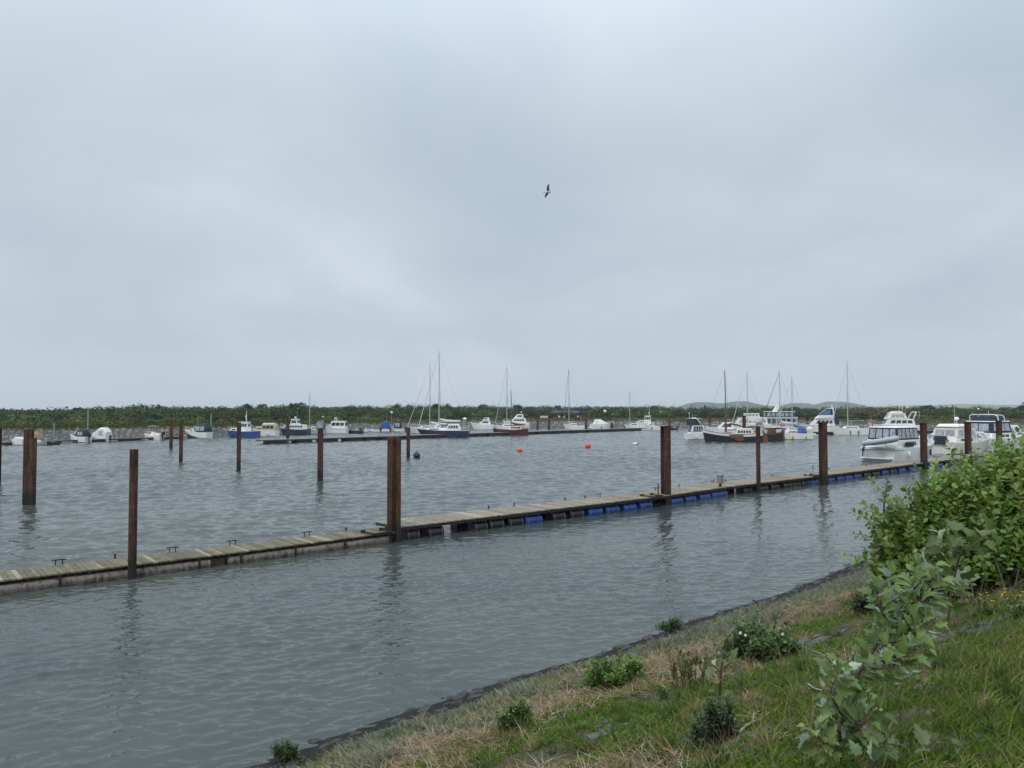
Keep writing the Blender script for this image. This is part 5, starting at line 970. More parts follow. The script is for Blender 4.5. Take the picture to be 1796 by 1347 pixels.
def relief(x, y): return 0.0
gint_x, gint_y = xs, ys
def gz(x, y):
    i = np.clip(np.searchsorted(xs, x) - 1, 0, len(xs) - 2); j = np.clip(np.searchsorted(ys, y) - 1, 0, len(ys) - 2)
    fu = (x - xs[i]) / (xs[i + 1] - xs[i]); fv = (y - ys[j]) / (ys[j + 1] - ys[j])
    return (GZ[j, i] * (1 - fu) + GZ[j, i + 1] * fu) * (1 - fv) + (GZ[j + 1, i] * (1 - fu) + GZ[j + 1, i + 1] * fu) * fv
def blades(name, x, y, hgt, wid, lean, col, material, flat=False, yaw=None):
    n = len(x); z = gz(x, y) - 0.01; th = rng.uniform(0, 2 * math.pi, n) if yaw is None else yaw
    ca, sa = np.cos(th), np.sin(th); la = rng.uniform(0, 2 * math.pi, n) * 0.6 + 2.6   # wind bends the tips one way
    lx, ly = np.cos(la) * lean * hgt, np.sin(la) * lean * hgt
    if flat:
        lx, ly = -sa * hgt, ca * hgt; up = hgt * rng.uniform(0.02, 0.22, n); z = z + rng.uniform(0.005, 0.03, n)
    else: up = hgt * np.sqrt(np.clip(1 - lean ** 2 * .6, .15, 1))
    w2 = wid / 2
    V = np.empty((n, 5, 3))
    V[:, 0] = np.stack([x - ca * w2, y - sa * w2, z], 1); V[:, 1] = np.stack([x + ca * w2, y + sa * w2, z], 1)
    V[:, 2] = np.stack([x + ca * w2 * .8 + lx * .35, y + sa * w2 * .8 + ly * .35, z + up * .6], 1); V[:, 3] = np.stack([x - ca * w2 * .8 + lx * .35, y - sa * w2 * .8 + ly * .35, z + up * .6], 1)
    V[:, 4] = np.stack([x + lx, y + ly, z + up], 1)
    base = np.arange(n)[:, None] * 5
    F_ = np.concatenate([base + np.array([0, 1, 2, 3]), base + np.array([3, 2, 4])], 1).ravel(); tot = np.tile([4, 3], n)
    o = np_mesh(name, V.reshape(-1, 3), F_, tot, material, np.repeat(col, 5, 0)); tag(o, kind='stuff'); return o
def jit(base, n, v=.25, hue=.10):
    b_ = np.array(base)[None] * rng.uniform(1 - v, 1 + v, (n, 1)); return np.clip(b_ * rng.uniform(1 - hue, 1 + hue, (n, 3)), 0, 1)

P = bank_points(215000, -14, 40, -0.1, 15.5)
bx, by, bs = P[:, 0], P[:, 1], P[:, 2]
f1 = fieldn(bx, by, 0.55, 3.1); f2 = fieldn(bx, by, 1.7, 9.4); f3 = fieldn(bx, by, 0.9, 4.4)
sw2 = bs + 0.5 * f1 + .3 * f2
f4 = fieldn(bx, by, .62, 33.0) + .35 * fieldn(bx, by, 2.1, 37.0); bare = (f4 > .13) & (sw2 > 2.0) & (sw2 < 7.2)
# grey-green shore herbs
k = (sw2 > .58) & (bs > .55) & (sw2 < 3.1 + .9 * f3) & (f2 > -.46); n = k.sum()
c = jit((.235, .260, .165), n); c[f2[k] > .15] *= np.array([1.12, 1.08, 1.25]); c[rng.uniform(0, 1, n) < .16] = (.22, .20, .10)
tag(blades('shore_herbs', bx[k], by[k], rng.uniform(.06, .20, n) * (1.0 + 1.3 * np.clip(f2[k] + f3[k], -.6, .8)) * np.clip((bs[k] - .5) * .8, .3, 1), rng.uniform(.014, .032, n), rng.uniform(.3, 1.0, n), c, 'herb'))
# dry litter of reed straw
k = (sw2 > 2.3 + .6 * f3) & ((sw2 < 4.6 + .9 * f3) & (rng.uniform(0, 1, len(bx)) < .62) | bare); n = k.sum()
c = jit((.23, .155, .085), n, .5); c[rng.uniform(0, 1, n) < .3] *= .45; c[rng.uniform(0, 1, n) < .2] = (.34, .30, .21)
blades('straw_litter', bx[k] + rng.normal(0, .05, n), by[k] + rng.normal(0, .05, n), rng.uniform(.08, .38, n), rng.uniform(.005, .012, n), np.zeros(n), c, 'straw', True)
# short green sward, then taller grass up the bank
stone_free = (.5 * f1 + .8 * f2) < .40
k = (sw2 > 3.6 + .9 * f3) & (stone_free | (rng.uniform(0, 1, len(bx)) < .45)) & ((f3 + f2 > -.70) | (rng.uniform(0, 1, len(bx)) < .5)) & (~bare | (rng.uniform(0, 1, len(bx)) < .12)); n = k.sum()
g = f1[k] + .5 * f2[k]
c = jit((.135, .195, .034), n, .42); dryc = rng.uniform(0, 1, n) < np.clip(.20 - .5 * g, .06, .55); c[dryc] = jit((.34, .28, .13), dryc.sum(), .3)
hgt = rng.uniform(.025, .085, n) * (1 + .7 * np.clip(1.5 * f2[k] + f3[k], -.6, 1.2)) * (1 + .8 * np.clip((bs[k] - 6.0) / 2.0, 0, 1) * rng.uniform(.5, 1.5, n))
blades('grass', bx[k], by[k], hgt, rng.uniform(.006, .013, n), rng.uniform(.3, 1.1, n), c, 'grass_blade')
# low broad leaves in the sward
k = (sw2 > 3.6 + .8 * f3) & stone_free & ~bare & (f3 + f2 > -.35) & (rng.uniform(0, 1, len(bx)) < .55); n = k.sum(); c = jit((.110, .190, .030), n, .38)
blades('clover', bx[k] + .03, by[k], rng.uniform(.03, .09, n), rng.uniform(.020, .042, n), rng.uniform(.3, .9, n), c, 'grass_blade')
# ragged tufts: blades fanning out of common roots
T_ = bank_points(2100, -14, 40, 1.2, 15); T_ = T_[(T_[:, 2] < 2.3) | (T_[:, 2] > 4.2) | (rng.uniform(0, 1, len(T_)) < .35)][:1600]; nT = len(T_); tx, ty, ts = np.repeat(T_, 46, 0).T; n = len(tx); rad = np.repeat(rng.uniform(.02, .11, nT), 46); th_ = rng.uniform(0, 6.283, n); rr2 = np.sqrt(rng.uniform(0, 1, n)) * rad
hue_ = np.repeat(rng.uniform(0, 1, nT), 46); big = np.repeat(rng.uniform(.5, 1.5, nT), 46)
c = jit((.120, .170, .040), n, .35); q_ = hue_ < .25; c[q_] = jit((.34, .28, .14), q_.sum(), .35); q_ = hue_ > .80; c[q_] = jit((.070, .115, .038), q_.sum(), .35); q_ = (ts < 3.4) & (hue_ > .25) & (hue_ < .62); c[q_] = jit((.20, .23, .15), q_.sum(), .25)
blades('grass_tufts', tx + rr2 * np.cos(th_), ty + rr2 * np.sin(th_), rng.uniform(.05, .18, n) * big, rng.uniform(.006, .014, n), rng.uniform(.2, 1.2, n), c, 'grass_blade')
# long pale stalks, scattered in patches
P2 = bank_points(8000, -14, 40, 1.6, 15); x2, y2, s2 = P2.T; f2b = fieldn(x2, y2, .8, 21.0)
k = (f2b > .16) | ((s2 > 6.6) & (rng.uniform(0, 1, len(x2)) < .6)); x2, y2, s2 = x2[k], y2[k], s2[k]; n = len(x2); c = jit((.24, .215, .115), n, .3); gq = rng.uniform(0, 1, n) < .45; c[gq] = jit((.13, .16, .055), gq.sum(), .3)
blades('tall_grass', x2, y2, rng.uniform(.18, .48, n), rng.uniform(.004, .008, n), rng.uniform(.2, .75, n), c, 'grass_blade')

# dark edging stones at the waterline
m_ = MB(); rr = random.Random(11); a = -4.0
while a < 26:
    for row in range(4):
        s_ = -0.30 + row * .25 + rr.uniform(-.13, .13); aa = a + rr.uniform(-.08, .08) + .12 * row; sa_ = s_ + float(np.interp(aa, NA, NS)); x, y = aa * E1.x + sa_ * E2.x, aa * E1.y + sa_ * E2.y
        if rr.random() < .22: continue
        zz = float(gh([x], [y])[0]) + rr.uniform(-.03, .02); g = rr.uniform(.4, 1.1); L_ = rr.uniform(.18, .36); W_ = rr.uniform(.12, .22)
        ang = math.atan2(E1.y, E1.x) + rr.uniform(-.5, .5); ca, sa = math.cos(ang), math.sin(ang); bot, top_ = [], []
        for (ux, uy) in ((-1, -.6), (-.6, -1), (.6, -1), (1, -.6), (1, .6), (.6, 1), (-.6, 1), (-1, .6)):
            px_, py_ = ux * L_ / 2 * rr.uniform(.88, 1.06), uy * W_ / 2 * rr.uniform(.88, 1.06); bot.append(Vector((x + px_ * ca - py_ * sa, y + px_ * sa + py_ * ca, zz - .12))); top_.append(Vector((x + .82 * (px_ * ca - py_ * sa), y + .82 * (px_ * sa + py_ * ca), zz + rr.uniform(.0, .03))))
        mid = [b_.lerp(t_, .75) * 1.0 for b_, t_ in zip(bot, top_)]; mid = [Vector((b_.x, b_.y, q.z)) for b_, q in zip(bot, mid)]
        m_.loft([bot, mid, top_], 0, False, True, True, (g, g, g * rr.uniform(.95, 1.1)))
    a += rr.uniform(.30, .44)
tag(m_.build('edging_stones', 'stone', tint=True), kind='stuff')
# flat paving slabs showing through the litter
m_ = MB()
for (px, py, w_, l_, ang) in ((1100, 1250, .5, .9, .3), (1130, 1262, .4, .7, .5), (1075, 1275, .4, .6, .2), (1385, 1155, .5, 1.0, .4), (1430, 1120, .45, .9, .6), (1720, 1108, .6, 1.2, .3), (1680, 1125, .5, .9, .1), (1400, 1275, .35, .8, .2), (1345, 1292, .4, .7, .5), (985, 1262, .35, .5, .4), (1590, 1180, .3, .6, .2), (1600, 1205, .3, .45, .9)):
    d_ = ray(px, py); t_ = 3.0
    while (Vector((0, 0, H)) + d_ * t_).z > float(gz(np.array([d_.x * t_]), np.array([d_.y * t_]))[0]) and t_ < 40: t_ += .03
    x, y = d_.x * t_, d_.y * t_; c_, s_ = math.cos(ang), math.sin(ang)
    for q in range(3):
        for r_ in range(2):
            if rr.random() < .35: continue
            lx, ly = (q - 1) * l_ / 2.6 + rr.uniform(-.04, .04), (r_ - .5) * w_ * .62 + rr.uniform(-.03, .03); xx, yy = x + lx * c_ - ly * s_, y + lx * s_ + ly * c_
            g = rr.uniform(.9, 1.5); ps = []
            for ux, uy in ((-1, -1), (1, -1), (1, 1), (-1, 1)):
                ax_, ay_ = ux * l_ / 5.6 * rr.uniform(.8, 1.1), uy * w_ / 3.8 * rr.uniform(.8, 1.1); qx, qy = xx + ax_ * c_ - ay_ * s_, yy + ax_ * s_ + ay_ * c_; ps.append((qx, qy))
            zz = [float(gz(np.array([a_]), np.array([b_]))[0]) for a_, b_ in ps]
            m_.loft([[Vector((a_, b_, z_ - .05)) for (a_, b_), z_ in zip(ps, zz)], [Vector((a_, b_, z_ + .010)) for (a_, b_), z_ in zip(ps, zz)]], 0, False, True, True, (g * 1.7, g * 1.62, g * 1.5))
tag(m_.build('paving_slabs', 'stone', tint=True), kind='stuff')

def gpt(px, py):
    d_ = ray(px, py); t_ = 3.0
    while (Vector((0, 0, H)) + d_ * t_).z > float(gz(np.array([d_.x * t_]), np.array([d_.y * t_]))[0]) and t_ < 45: t_ += .03
    return Vector((d_.x * t_, d_.y * t_, (Vector((0, 0, H)) + d_ * t_).z))
# ------------------------------------------------------------------ leaves
def oval(n_=5, wr=.62, fold=.18, curl=.12):
    L_ = [(0, 0, 0)]; prof = [0, .62, 1.0, .80, .0]
    ys_ = [0, .25, .5, .78, 1.0]; mid = [(0, y, -curl * (y ** 2)) for y in ys_]
    lf = [(-wr / 2 * p_, y, fold * wr / 2 * p_ - curl * y * y) for p_, y in zip(prof, ys_)]; rt = [(-x, y, z) for x, y, z in lf]
    V = mid + lf[1:4] + rt[1:4]; F_ = [(0, 1, 5), (1, 2, 6, 5), (2, 3, 7, 6), (3, 4, 7), (0, 8, 1), (1, 8, 9, 2), (2, 9, 10, 3), (3, 10, 4)]
    return np.array(V), F_
def lobed(curl=.28):
    out_ = [(0, 0), (.16, -.06), (.42, .04), (.36, .18), (.56, .36), (.40, .42), (.46, .66), (.24, .62), (.20, .84), (0, 1.05), (-.20, .84), (-.24, .62), (-.46, .66), (-.40, .42), (-.56, .36), (-.36, .18), (-.42, .04), (-.16, -.06)]
    V = [(0, .38, -.03)] + [(x * .82, y, .42 * abs(x) - curl * y * y) for x, y in out_]; n = len(out_)
    return np.array(V), [(0, 1 + i, 1 + (i + 1) % n) for i in range(n)]
def leaf_mesh(name, tpl, pos, dirs, ups, size, col, material, parent=None):
    V0, F0 = tpl; n = len(pos); d = dirs / np.linalg.norm(dirs, axis=1, keepdims=True)
    r = np.cross(d, ups); r /= np.maximum(np.linalg.norm(r, axis=1, keepdims=True), 1e-6); u = np.cross(r, d)
    W_ = pos[:, None] + size[:, None, None] * (V0[None, :, 0, None] * r[:, None] + V0[None, :, 1, None] * d[:, None] + V0[None, :, 2, None] * u[:, None])
    k = len(V0); ff = np.concatenate([np.array(f) for f in F0]); tot = np.array([len(f) for f in F0])
    FL = (np.arange(n)[:, None] * k + ff[None]).ravel(); o = np_mesh(name, W_.reshape(-1, 3), FL, np.tile(tot, n), material, np.repeat(col, k, 0), True)
    if parent: o.parent = parent
    return o
OV = oval(); LB = lobed()
WIND = np.array([.55, .15, .25])
def shoots_to_leaves(sh, n_leaf, size, start=.25, seedcol=(.085, .135, .030), spread=1.0, cv=.3, droop=.0):
    pos, dirs, ups, sz, cl = [], [], [], [], []
    for pts in sh:
        pts = np.array(pts); seg = np.linalg.norm(np.diff(pts, axis=0), axis=1); cum = np.concatenate([[0], np.cumsum(seg)]); shade = rng.uniform(.75, 1.25); yel = rng.uniform(.85, 1.25)
        nl = max(3, int(n_leaf * cum[-1])); fs = start + (1 - start) * (np.arange(nl) + rng.uniform(0, .8, nl)) / nl
        for q, f in enumerate(np.minimum(fs, .995)):
            L_ = f * cum[-1]; i = min(np.searchsorted(cum, L_) - 1, len(seg) - 1); i = max(i, 0); p = pts[i] + (pts[i + 1] - pts[i]) * ((L_ - cum[i]) / max(seg[i], 1e-6)); ax = pts[i + 1] - pts[i]; ax = ax / max(np.linalg.norm(ax), 1e-6)
            ph = q * 2.4 + rng.uniform(-.5, .5); o1 = np.cross(ax, [0.3, .2, 1]); o1 /= max(np.linalg.norm(o1), 1e-6); o2 = np.cross(ax, o1)
            rad = o1 * math.cos(ph) + o2 * math.sin(ph); d = rad * spread + ax * rng.uniform(.3, .9) + WIND * rng.uniform(.0, .5) - np.array([0, 0, droop])
            pos.append(p); dirs.append(d); ups.append(np.array([0, -.15, 1.0]) + rng.normal(0, .35, 3)); sz.append(size * rng.uniform(.65, 1.2) * (1 - .35 * max(0, f - .8) / .2))
            tip = 1 + .35 * max(0, f - .75) / .25
            cl.append(np.array(seedcol) * shade * rng.uniform(1 - cv, 1 + cv) * tip * np.array([yel, 1, 1]))
    return np.array(pos), np.array(dirs), np.array(ups), np.array(sz), np.clip(np.array(cl), 0, 1)
def curve_pts(a, b, k=6, sag=.12, wob=.05):
    a, b = np.array(a, float), np.array(b, float); L_ = np.linalg.norm(b - a); ts = np.linspace(0, 1, k); out_ = []
    side = rng.normal(0, wob, 3) * L_
    for t_ in ts: out_.append(a + (b - a) * t_ + np.array([0, 0, 1.0]) * sag * L_ * math.sin(math.pi * t_) + side * math.sin(math.pi * t_))
    return out_
def shrub(name, label, cat, base, lobes, n_shoots, n_leaf, size, seedcol, bark='bark', stem_r=.012, tpl=OV, material='bush_leaf', extra=(), start=.35, inner=.55, cv=.3, group=None, base_r=.5):
    t = thing(name, label, cat, base, 0, group); base = np.array(base); sh = []
    wts = np.array([l[3] ** 2 for l in lobes]); wts = wts / wts.sum()
    for k in range(n_shoots):
        lx, ly, lz, lr = lobes[rng.choice(len(lobes), p=wts)][:4]
        v = rng.normal(0, 1, 3); v /= np.linalg.norm(v)
        if v[2] < -.35: v[2] *= -.6
        rad = lr * rng.uniform(inner, 1.0) ** .6; tip = np.array([lx, ly, lz]) + v * rad * np.array([1, 1, .95])
        root = base + np.array([rng.normal(0, base_r), rng.normal(0, base_r), 0]); root[:2] = root[:2] * .45 + np.array([lx, ly]) * .55; 
        root[2] = float(gz(np.array([root[0]]), np.array([root[1]]))[0])
        if tip[2] < root[2] + .12: tip[2] = root[2] + .12 + rng.uniform(0, .2)
        sh.append(curve_pts(root, tip))
    for a, b in extra: sh.append(curve_pts(a, b, 6, .05, .03))
    pos, dirs, ups, sz, cl = shoots_to_leaves(sh, n_leaf, size, start, seedcol, cv=cv)
    o = leaf_mesh('foliage', tpl, pos - base, dirs, ups, sz, cl, material, t)
    m_ = MB()
    for pts in sh[::max(1, len(sh) // 90)]: m_.tube([Vector(p_ - base) for p_ in pts], stem_r, 4, 0, stem_r * .3)
    m_.build('stem', bark, t); return t
def w(px, py, d): q = atd(px, py, d); return [q.x, q.y, q.z]
def lobe(px, py, d, r): return w(px, py, d) + [r]
# the big bush at the right edge
bb = gpt(1700, 1075)
lobes_ = [lobe(1590, 960, 12.9, .72), lobe(1580, 915, 13.2, .50), lobe(1680, 905, 13.0, .95), lobe(1700, 862, 13.4, .82), lobe(1655, 868, 13.3, .55), lobe(1790, 880, 12.9, 1.05), lobe(1800, 838, 13.5, .90), lobe(1745, 850, 13.4, .7), lobe(1570, 1010, 12.5, .45), lobe(1630, 1010, 12.3, .50), lobe(1900, 880, 13, 1.2), lobe(1740, 960, 12.2, .75), lobe(1840, 970, 12.0, .8), lobe(1620, 1045, 12.2, .38), lobe(1720, 1000, 12.3, .55), lobe(1660, 960, 12.5, .7), lobe(1800, 1000, 12.2, .5)]
ext = [(w(1590, 930, 12.9), w(1524, 838, 12.8)), (w(1570, 930, 12.9), w(1506, 880, 12.8)), (w(1560, 960, 12.7), w(1494, 938, 12.6)), (w(1560, 1000, 12.5), w(1478, 975, 12.4)), (w(1560, 930, 12.8), w(1493, 898, 12.8)), (w(1640, 850, 13), w(1603, 818, 13)), (w(1680, 820, 13), w(1662, 776, 13)), (w(1740, 800, 13), w(1757, 770, 13.2)), (w(1760, 800, 13), w(1790, 750, 13)), (w(1700, 830, 13), w(1712, 784, 13)), (w(1550, 900, 13), w(1558, 842, 13)), (w(1600, 880, 13), w(1585, 850, 13))]
shrub('leafy_bush', 'big dense green bush at the right edge, tallest plant on the near bank', 'bush', tuple(bb), lobes_, 1250, 25, .120, (.112, .180, .032), extra=ext, stem_r=.016, start=.30, inner=.45, base_r=.7)
# poplar saplings with lobed leaves, pale beneath
def sapling(label, stem, branches, nl, size, seedcol=(.060, .095, .028), group=None):
    base = Vector(stem[0]); t = thing('poplar_sapling', label, 'sapling', base, 0, group); b0 = np.array(stem[0])
    def refine(p_):
        p_ = np.array(p_); ts = np.linspace(0, len(p_) - 1, len(p_) * 4); return [p_[int(min(v, len(p_) - 1.001))] + (p_[int(min(v, len(p_) - 1.001)) + 1] - p_[int(min(v, len(p_) - 1.001))]) * (v - int(min(v, len(p_) - 1.001))) for v in ts]
    m_ = MB(); m_.tube([Vector(np.array(p_) - b0) for p_ in refine(stem)], .016, 7, 0, .006); m_.build('stem', 'bark', t)
    sh = [refine(stem)]
    for br in branches:
        m_ = MB(); m_.tube([Vector(np.array(p_) - b0) for p_ in refine(br)], .008, 6, 0, .003); m_.build('branch', 'red_bark', t); sh.append(refine(br))
    pos, dirs, ups, sz, cl = shoots_to_leaves(sh, nl, size, .18, seedcol, 1.3, .3, .25)
    ups = ups + np.where(rng.uniform(0, 1, (len(ups), 1)) < .30, np.array([[-1.3, .5, -1.6]]), np.array([[0, -.5, .3]]))
    dn = dirs / np.linalg.norm(dirs, axis=1, keepdims=True); st = .055
    leaf_mesh('foliage', LB, pos + dn * st - b0, dirs, ups, sz, cl, 'poplar_leaf', t)
    m_ = MB()
    for p_, d_ in zip(pos, dn): m_.cyl(Vector(p_ - b0), Vector(p_ + d_ * st - b0), .0022, .0016, 3)
    o = m_.build('leaf_stalk', 'red_bark', t); o['kind'] = 'stuff'
sapling('tall leaning poplar sapling in the foreground with lobed leaves, pale undersides', [w(1452, 1440, 4.7), w(1470, 1290, 4.9), w(1500, 1190, 5.05), w(1545, 1120, 5.2), w(1590, 1050, 5.3), w(1632, 985, 5.45)],
        [[w(1500, 1190, 5.05), w(1560, 1165, 5.0), w(1620, 1130, 5.0)], [w(1520, 1160, 5.1), w(1580, 1120, 5.1), w(1640, 1085, 5.1)], [w(1545, 1120, 5.2), w(1600, 1070, 5.2), w(1650, 1030, 5.3)], [w(1480, 1260, 4.95), w(1455, 1215, 4.9), w(1475, 1165, 4.9)], [w(1560, 1095, 5.2), w(1540, 1050, 5.2), w(1560, 1010, 5.3)], [w(1480, 1300, 4.9), w(1520, 1262, 4.8), w(1545, 1240, 4.8)], [w(1470, 1330, 4.85), w(1440, 1300, 4.8), w(1425, 1275, 4.8)], [w(1600, 1040, 5.3), w(1630, 1030, 5.3), w(1648, 1005, 5.3)]], 90, .092, (.125, .185, .055))
b2_ = gpt(1660, 1115)
sapling('second poplar sapling with large yellow-green lobed leaves in front of the bush', [tuple(b2_), w(1668, 1040, b2_.y + .05), w(1680, 985, b2_.y + .05), w(1700, 940, b2_.y + .05)], [[w(1675, 1000, b2_.y), w(1655, 960, b2_.y - .1), w(1648, 940, b2_.y - .1)], [w(1685, 975, b2_.y), w(1715, 950, b2_.y - .1), w(1735, 935, b2_.y - .1)], [w(1690, 960, b2_.y), w(1665, 925, b2_.y), w(1655, 918, b2_.y)]], 16, .21, (.095, .14, .03))
b3_ = gpt(1262, 1262)
sapling('thin young sapling with pale green leaves between the dark shrub and the rose bush', [tuple(b3_), w(1262, 1215, b3_.y + .02), w(1265, 1170, b3_.y + .03), w(1270, 1145, b3_.y + .04)], [[w(1264, 1180, b3_.y), w(1250, 1165, b3_.y), w(1240, 1168, b3_.y)], [w(1265, 1175, b3_.y), w(1282, 1162, b3_.y), w(1292, 1165, b3_.y)]], 26, .085, (.10, .15, .045))
b4_ = gpt(1600, 1345); b4_ = Vector(w(1595, 1400, 4.4))
sapling('low poplar seedling at the bottom edge right of the leaning sapling', [w(1595, 1420, 4.45), w(1598, 1350, 4.5), w(1592, 1300, 4.55)], [[w(1598, 1350, 4.5), w(1560, 1320, 4.5), w(1540, 1305, 4.5)], [w(1598, 1345, 4.5), w(1630, 1320, 4.5), w(1655, 1290, 4.5)], [w(1596, 1370, 4.5), w(1640, 1360, 4.45), w(1680, 1350, 4.4)], [w(1596, 1370, 4.5), w(1540, 1350, 4.45), w(1510, 1340, 4.4)]], 30, .10, (.065, .10, .035))
# low shrubs on the bank
def small(label, px, py, rx, hz_, n_s, n_l, size, col_, name='low_shrub', tpl=OV, material='bush_leaf', cat='shrub'):
    p = gpt(px, py); r = rx / F * p.y; hh = hz_ / F * p.y
    lobes = [[p.x + r * u_ + r * rng.uniform(-.08, .08), p.y + r * rng.uniform(-.35, .45), p.z + hh * (v_ + rng.uniform(-.06, .06)), r * w_] for u_, v_, w_ in ((-.68, .18, .34), (-.35, .48, .36), (.02, .42, .46), (.36, .34, .40), (.70, .15, .32), (-.1, .60, .28), (.2, .1, .5))]
    ex_ = []
    for q in range(16):
        a_ = rng.uniform(0, math.pi); ex_.append(((p.x + r * .4 * math.cos(a_), p.y, p.z + .02), (p.x + r * rng.uniform(.95, 1.3) * math.cos(a_), p.y + rng.uniform(-.25, .25) * r, p.z + .03 + hh * rng.uniform(.85, 1.25) * math.sin(a_))))
    return shrub(name, label, cat, tuple(p), lobes, n_s, n_l, size, col_, stem_r=.006, tpl=tpl, material=material, inner=.3, base_r=r * .5, cv=.45, extra=ex_), p, r, hh
t, p, r, hh = small('dark green wild rose bush with a few white flowers', 1335, 1162, 74, 76, 230, 40, .078, (.060, .105, .026), 'rose_bush')
for k, (px, py) in enumerate(((1298, 1110), (1307, 1114), (1372, 1112))):
    m_ = MB(); c = np.array(w(px, py, p.y - r * .75)) - np.array(p)
    for q in range(5): a_ = q * 1.2566; m_.ell((c[0] + .011 * math.cos(a_), c[1] - .01, c[2] + .011 * math.sin(a_)), (.009, .004, .009), 0, 6, 4)
    m_.build('flower', 'petal_white', t)
small('bright green rounded shrub near the shore with finely cut leaves', 1080, 1207, 54, 62, 220, 50, .060, (.085, .160, .026))
small('dark blue-green feathery shrub in the short grass', 1252, 1305, 50, 34, 150, 70, .036, (.040, .080, .026))
small('low green tuft among the litter below the bright shrub', 905, 1285, 36, 30, 90, 50, .050, (.085, .14, .03))
small('small green shrub at the water edge at the bottom of the photo', 500, 1338, 28, 30, 70, 60, .045, (.065, .105, .035))
small('low green shrub at the very edge of the stones, right of centre', 1180, 1108, 26, 20, 60, 50, .05, (.07, .11, .035))
small('dark low shrub under the left foot of the big bush', 1525, 1075, 32, 40, 90, 45, .07, (.035, .065, .020))
# upright reddish weeds
p = gpt(1205, 1213); t = thing('dock_weed', 'upright weed with reddish base and narrow leaves right of the bright shrub', 'weed', p); m_ = MB(); P_, D_, U_, S_, C_ = [], [], [], [], []
for k in range(16):
    a_ = rng.uniform(-.22, .22); h_ = rng.uniform(.28, .50); bse = np.array([rng.normal(0, .09), rng.normal(0, .07), 0]); tp = bse + np.array([a_ * .5, rng.normal(0, .05), h_]); m_.cyl(bse, tp, .006, .003, 5)
    for q in range(13): f = rng.uniform(.1, 1); P_.append(bse + (tp - bse) * f); D_.append(np.array([rng.normal(0, .6), rng.normal(0, .6), 1.0])); U_.append(rng.normal(0, 1, 3)); S_.append(rng.uniform(.05, .10)); C_.append(np.array([.10, .125, .04]) * rng.uniform(.7, 1.3))
m_.build('stem', 'red_bark', t); leaf_mesh('foliage', oval(wr=.28), np.array(P_), np.array(D_), np.array(U_), np.array(S_), np.array(C_), 'bush_leaf', t)
# ragwort with yellow flower heads
for (px, py, h_, lab) in ((1740, 1078, 26, 'shorter yellow-flowered weed at the foot of the bush'), (1785, 1088, 46, 'taller yellow-flowered weed at the right edge of the photo')):
    p = gpt(px, py); hh = h_ / F * p.y; t = thing('ragwort', lab, 'flower', p); m_ = MB(); P_, D_, U_, S_, C_ = [], [], [], [], []; heads = []
    for k in range(7):
        bse = np.array([rng.normal(0, .10), rng.normal(0, .06), 0]); tp = bse + np.array([rng.normal(0, .08), rng.normal(0, .05), hh * rng.uniform(.75, 1.15)]); m_.cyl(bse, tp, .006, .003, 5)
        for q in range(2): heads.append(tp + rng.normal(0, .03, 3))
        for q in range(14): f = rng.uniform(.1, .9); P_.append(bse + (tp - bse) * f); D_.append(rng.normal(0, 1, 3) + [0, 0, .3]); U_.append([0, 0, 1.]); S_.append(rng.uniform(.05, .10)); C_.append(np.array([.09, .13, .035]) * rng.uniform(.7, 1.3))
    m_.build('stem', 'red_bark', t); leaf_mesh('foliage', oval(wr=.35), np.array(P_), np.array(D_), np.array(U_), np.array(S_), np.array(C_), 'bush_leaf', t)
    for hd in heads:
        m_ = MB(); m_.ell(hd, (.011, .011, .006), 0, 8, 4); m_.build('flower', 'petal_yellow', t)
# driftwood sticks
for k, (ax_, ay_, bx_, by_, lab) in enumerate(((1118, 1188, 1192, 1183, 'long pale driftwood stick lying right of the bright green shrub'), (1298, 1290, 1335, 1268, 'short grey stick lying right of the feathery dark shrub'), (800, 1308, 852, 1296, 'pale stick on brown litter at the bottom of the photo'), (965, 1260, 1010, 1248, 'grey stick on the litter below the bright shrub'), (1235, 1094, 1275, 1090, 'thin dark stick in the herbs above the rose bush'))):
    a_, b_ = gpt(ax_, ay_), gpt(bx_, by_); t = thing('driftwood_stick', lab, 'stick', a_); L_ = b_ - a_; m_ = MB(); up = Vector((0, 0, .03)); m_.tube([up, up + L_ * .3 + Vector((.0, .0, .02)), up + L_ * .65 + Vector((0.01, .02, .01)), up + L_], .013, 6, 0, .007); m_.build('branch', 'stick', t)
    m_ = MB(); m_.tube([up + L_ * .55, up + L_ * .62 + Vector((.02, .06, .04)), up + L_ * .7 + Vector((.03, .12, .05))], .006, 5, 0, .003); m_.build('twig', 'stick', t)

# ------------------------------------------------------------------ far bank: riprap, scrub, trees
nr_ = 3600; fxs = rng.uniform(-125, 150, nr_); ss = rng.uniform(-.6, 5.8, nr_); fy = np.interp(fxs, FX, FY) + ss / .9
okv = in_view(fxs, fy, 8); fxs, fy, ss = fxs[okv], fy[okv], ss[okv]
m_ = MB()
for x, y in zip(fxs, fy):
    z = float(gh([x], [y])[0]); r_ = rng.uniform(.22, .55); g = rng.uniform(.55, 1.45); pts = []
    top_ = [Vector((x + r_ * .6 * math.cos(a_) * rng.uniform(.6, 1.1), y + r_ * .6 * math.sin(a_), z + r_ * rng.uniform(.35, .8))) for a_ in np.linspace(.3, 6.58, 6)[:-1]]
    bot = [Vector((x + r_ * math.cos(a_) * rng.uniform(.8, 1.2), y + r_ * math.sin(a_) * rng.uniform(.8, 1.2), z - .15)) for a_ in np.linspace(.3, 6.58, 6)[:-1]]
    m_.loft([bot, top_], 0, False, True, True, (g, g, g))
tag(m_.build('riprap', 'riprap', tint=True), kind='stuff')
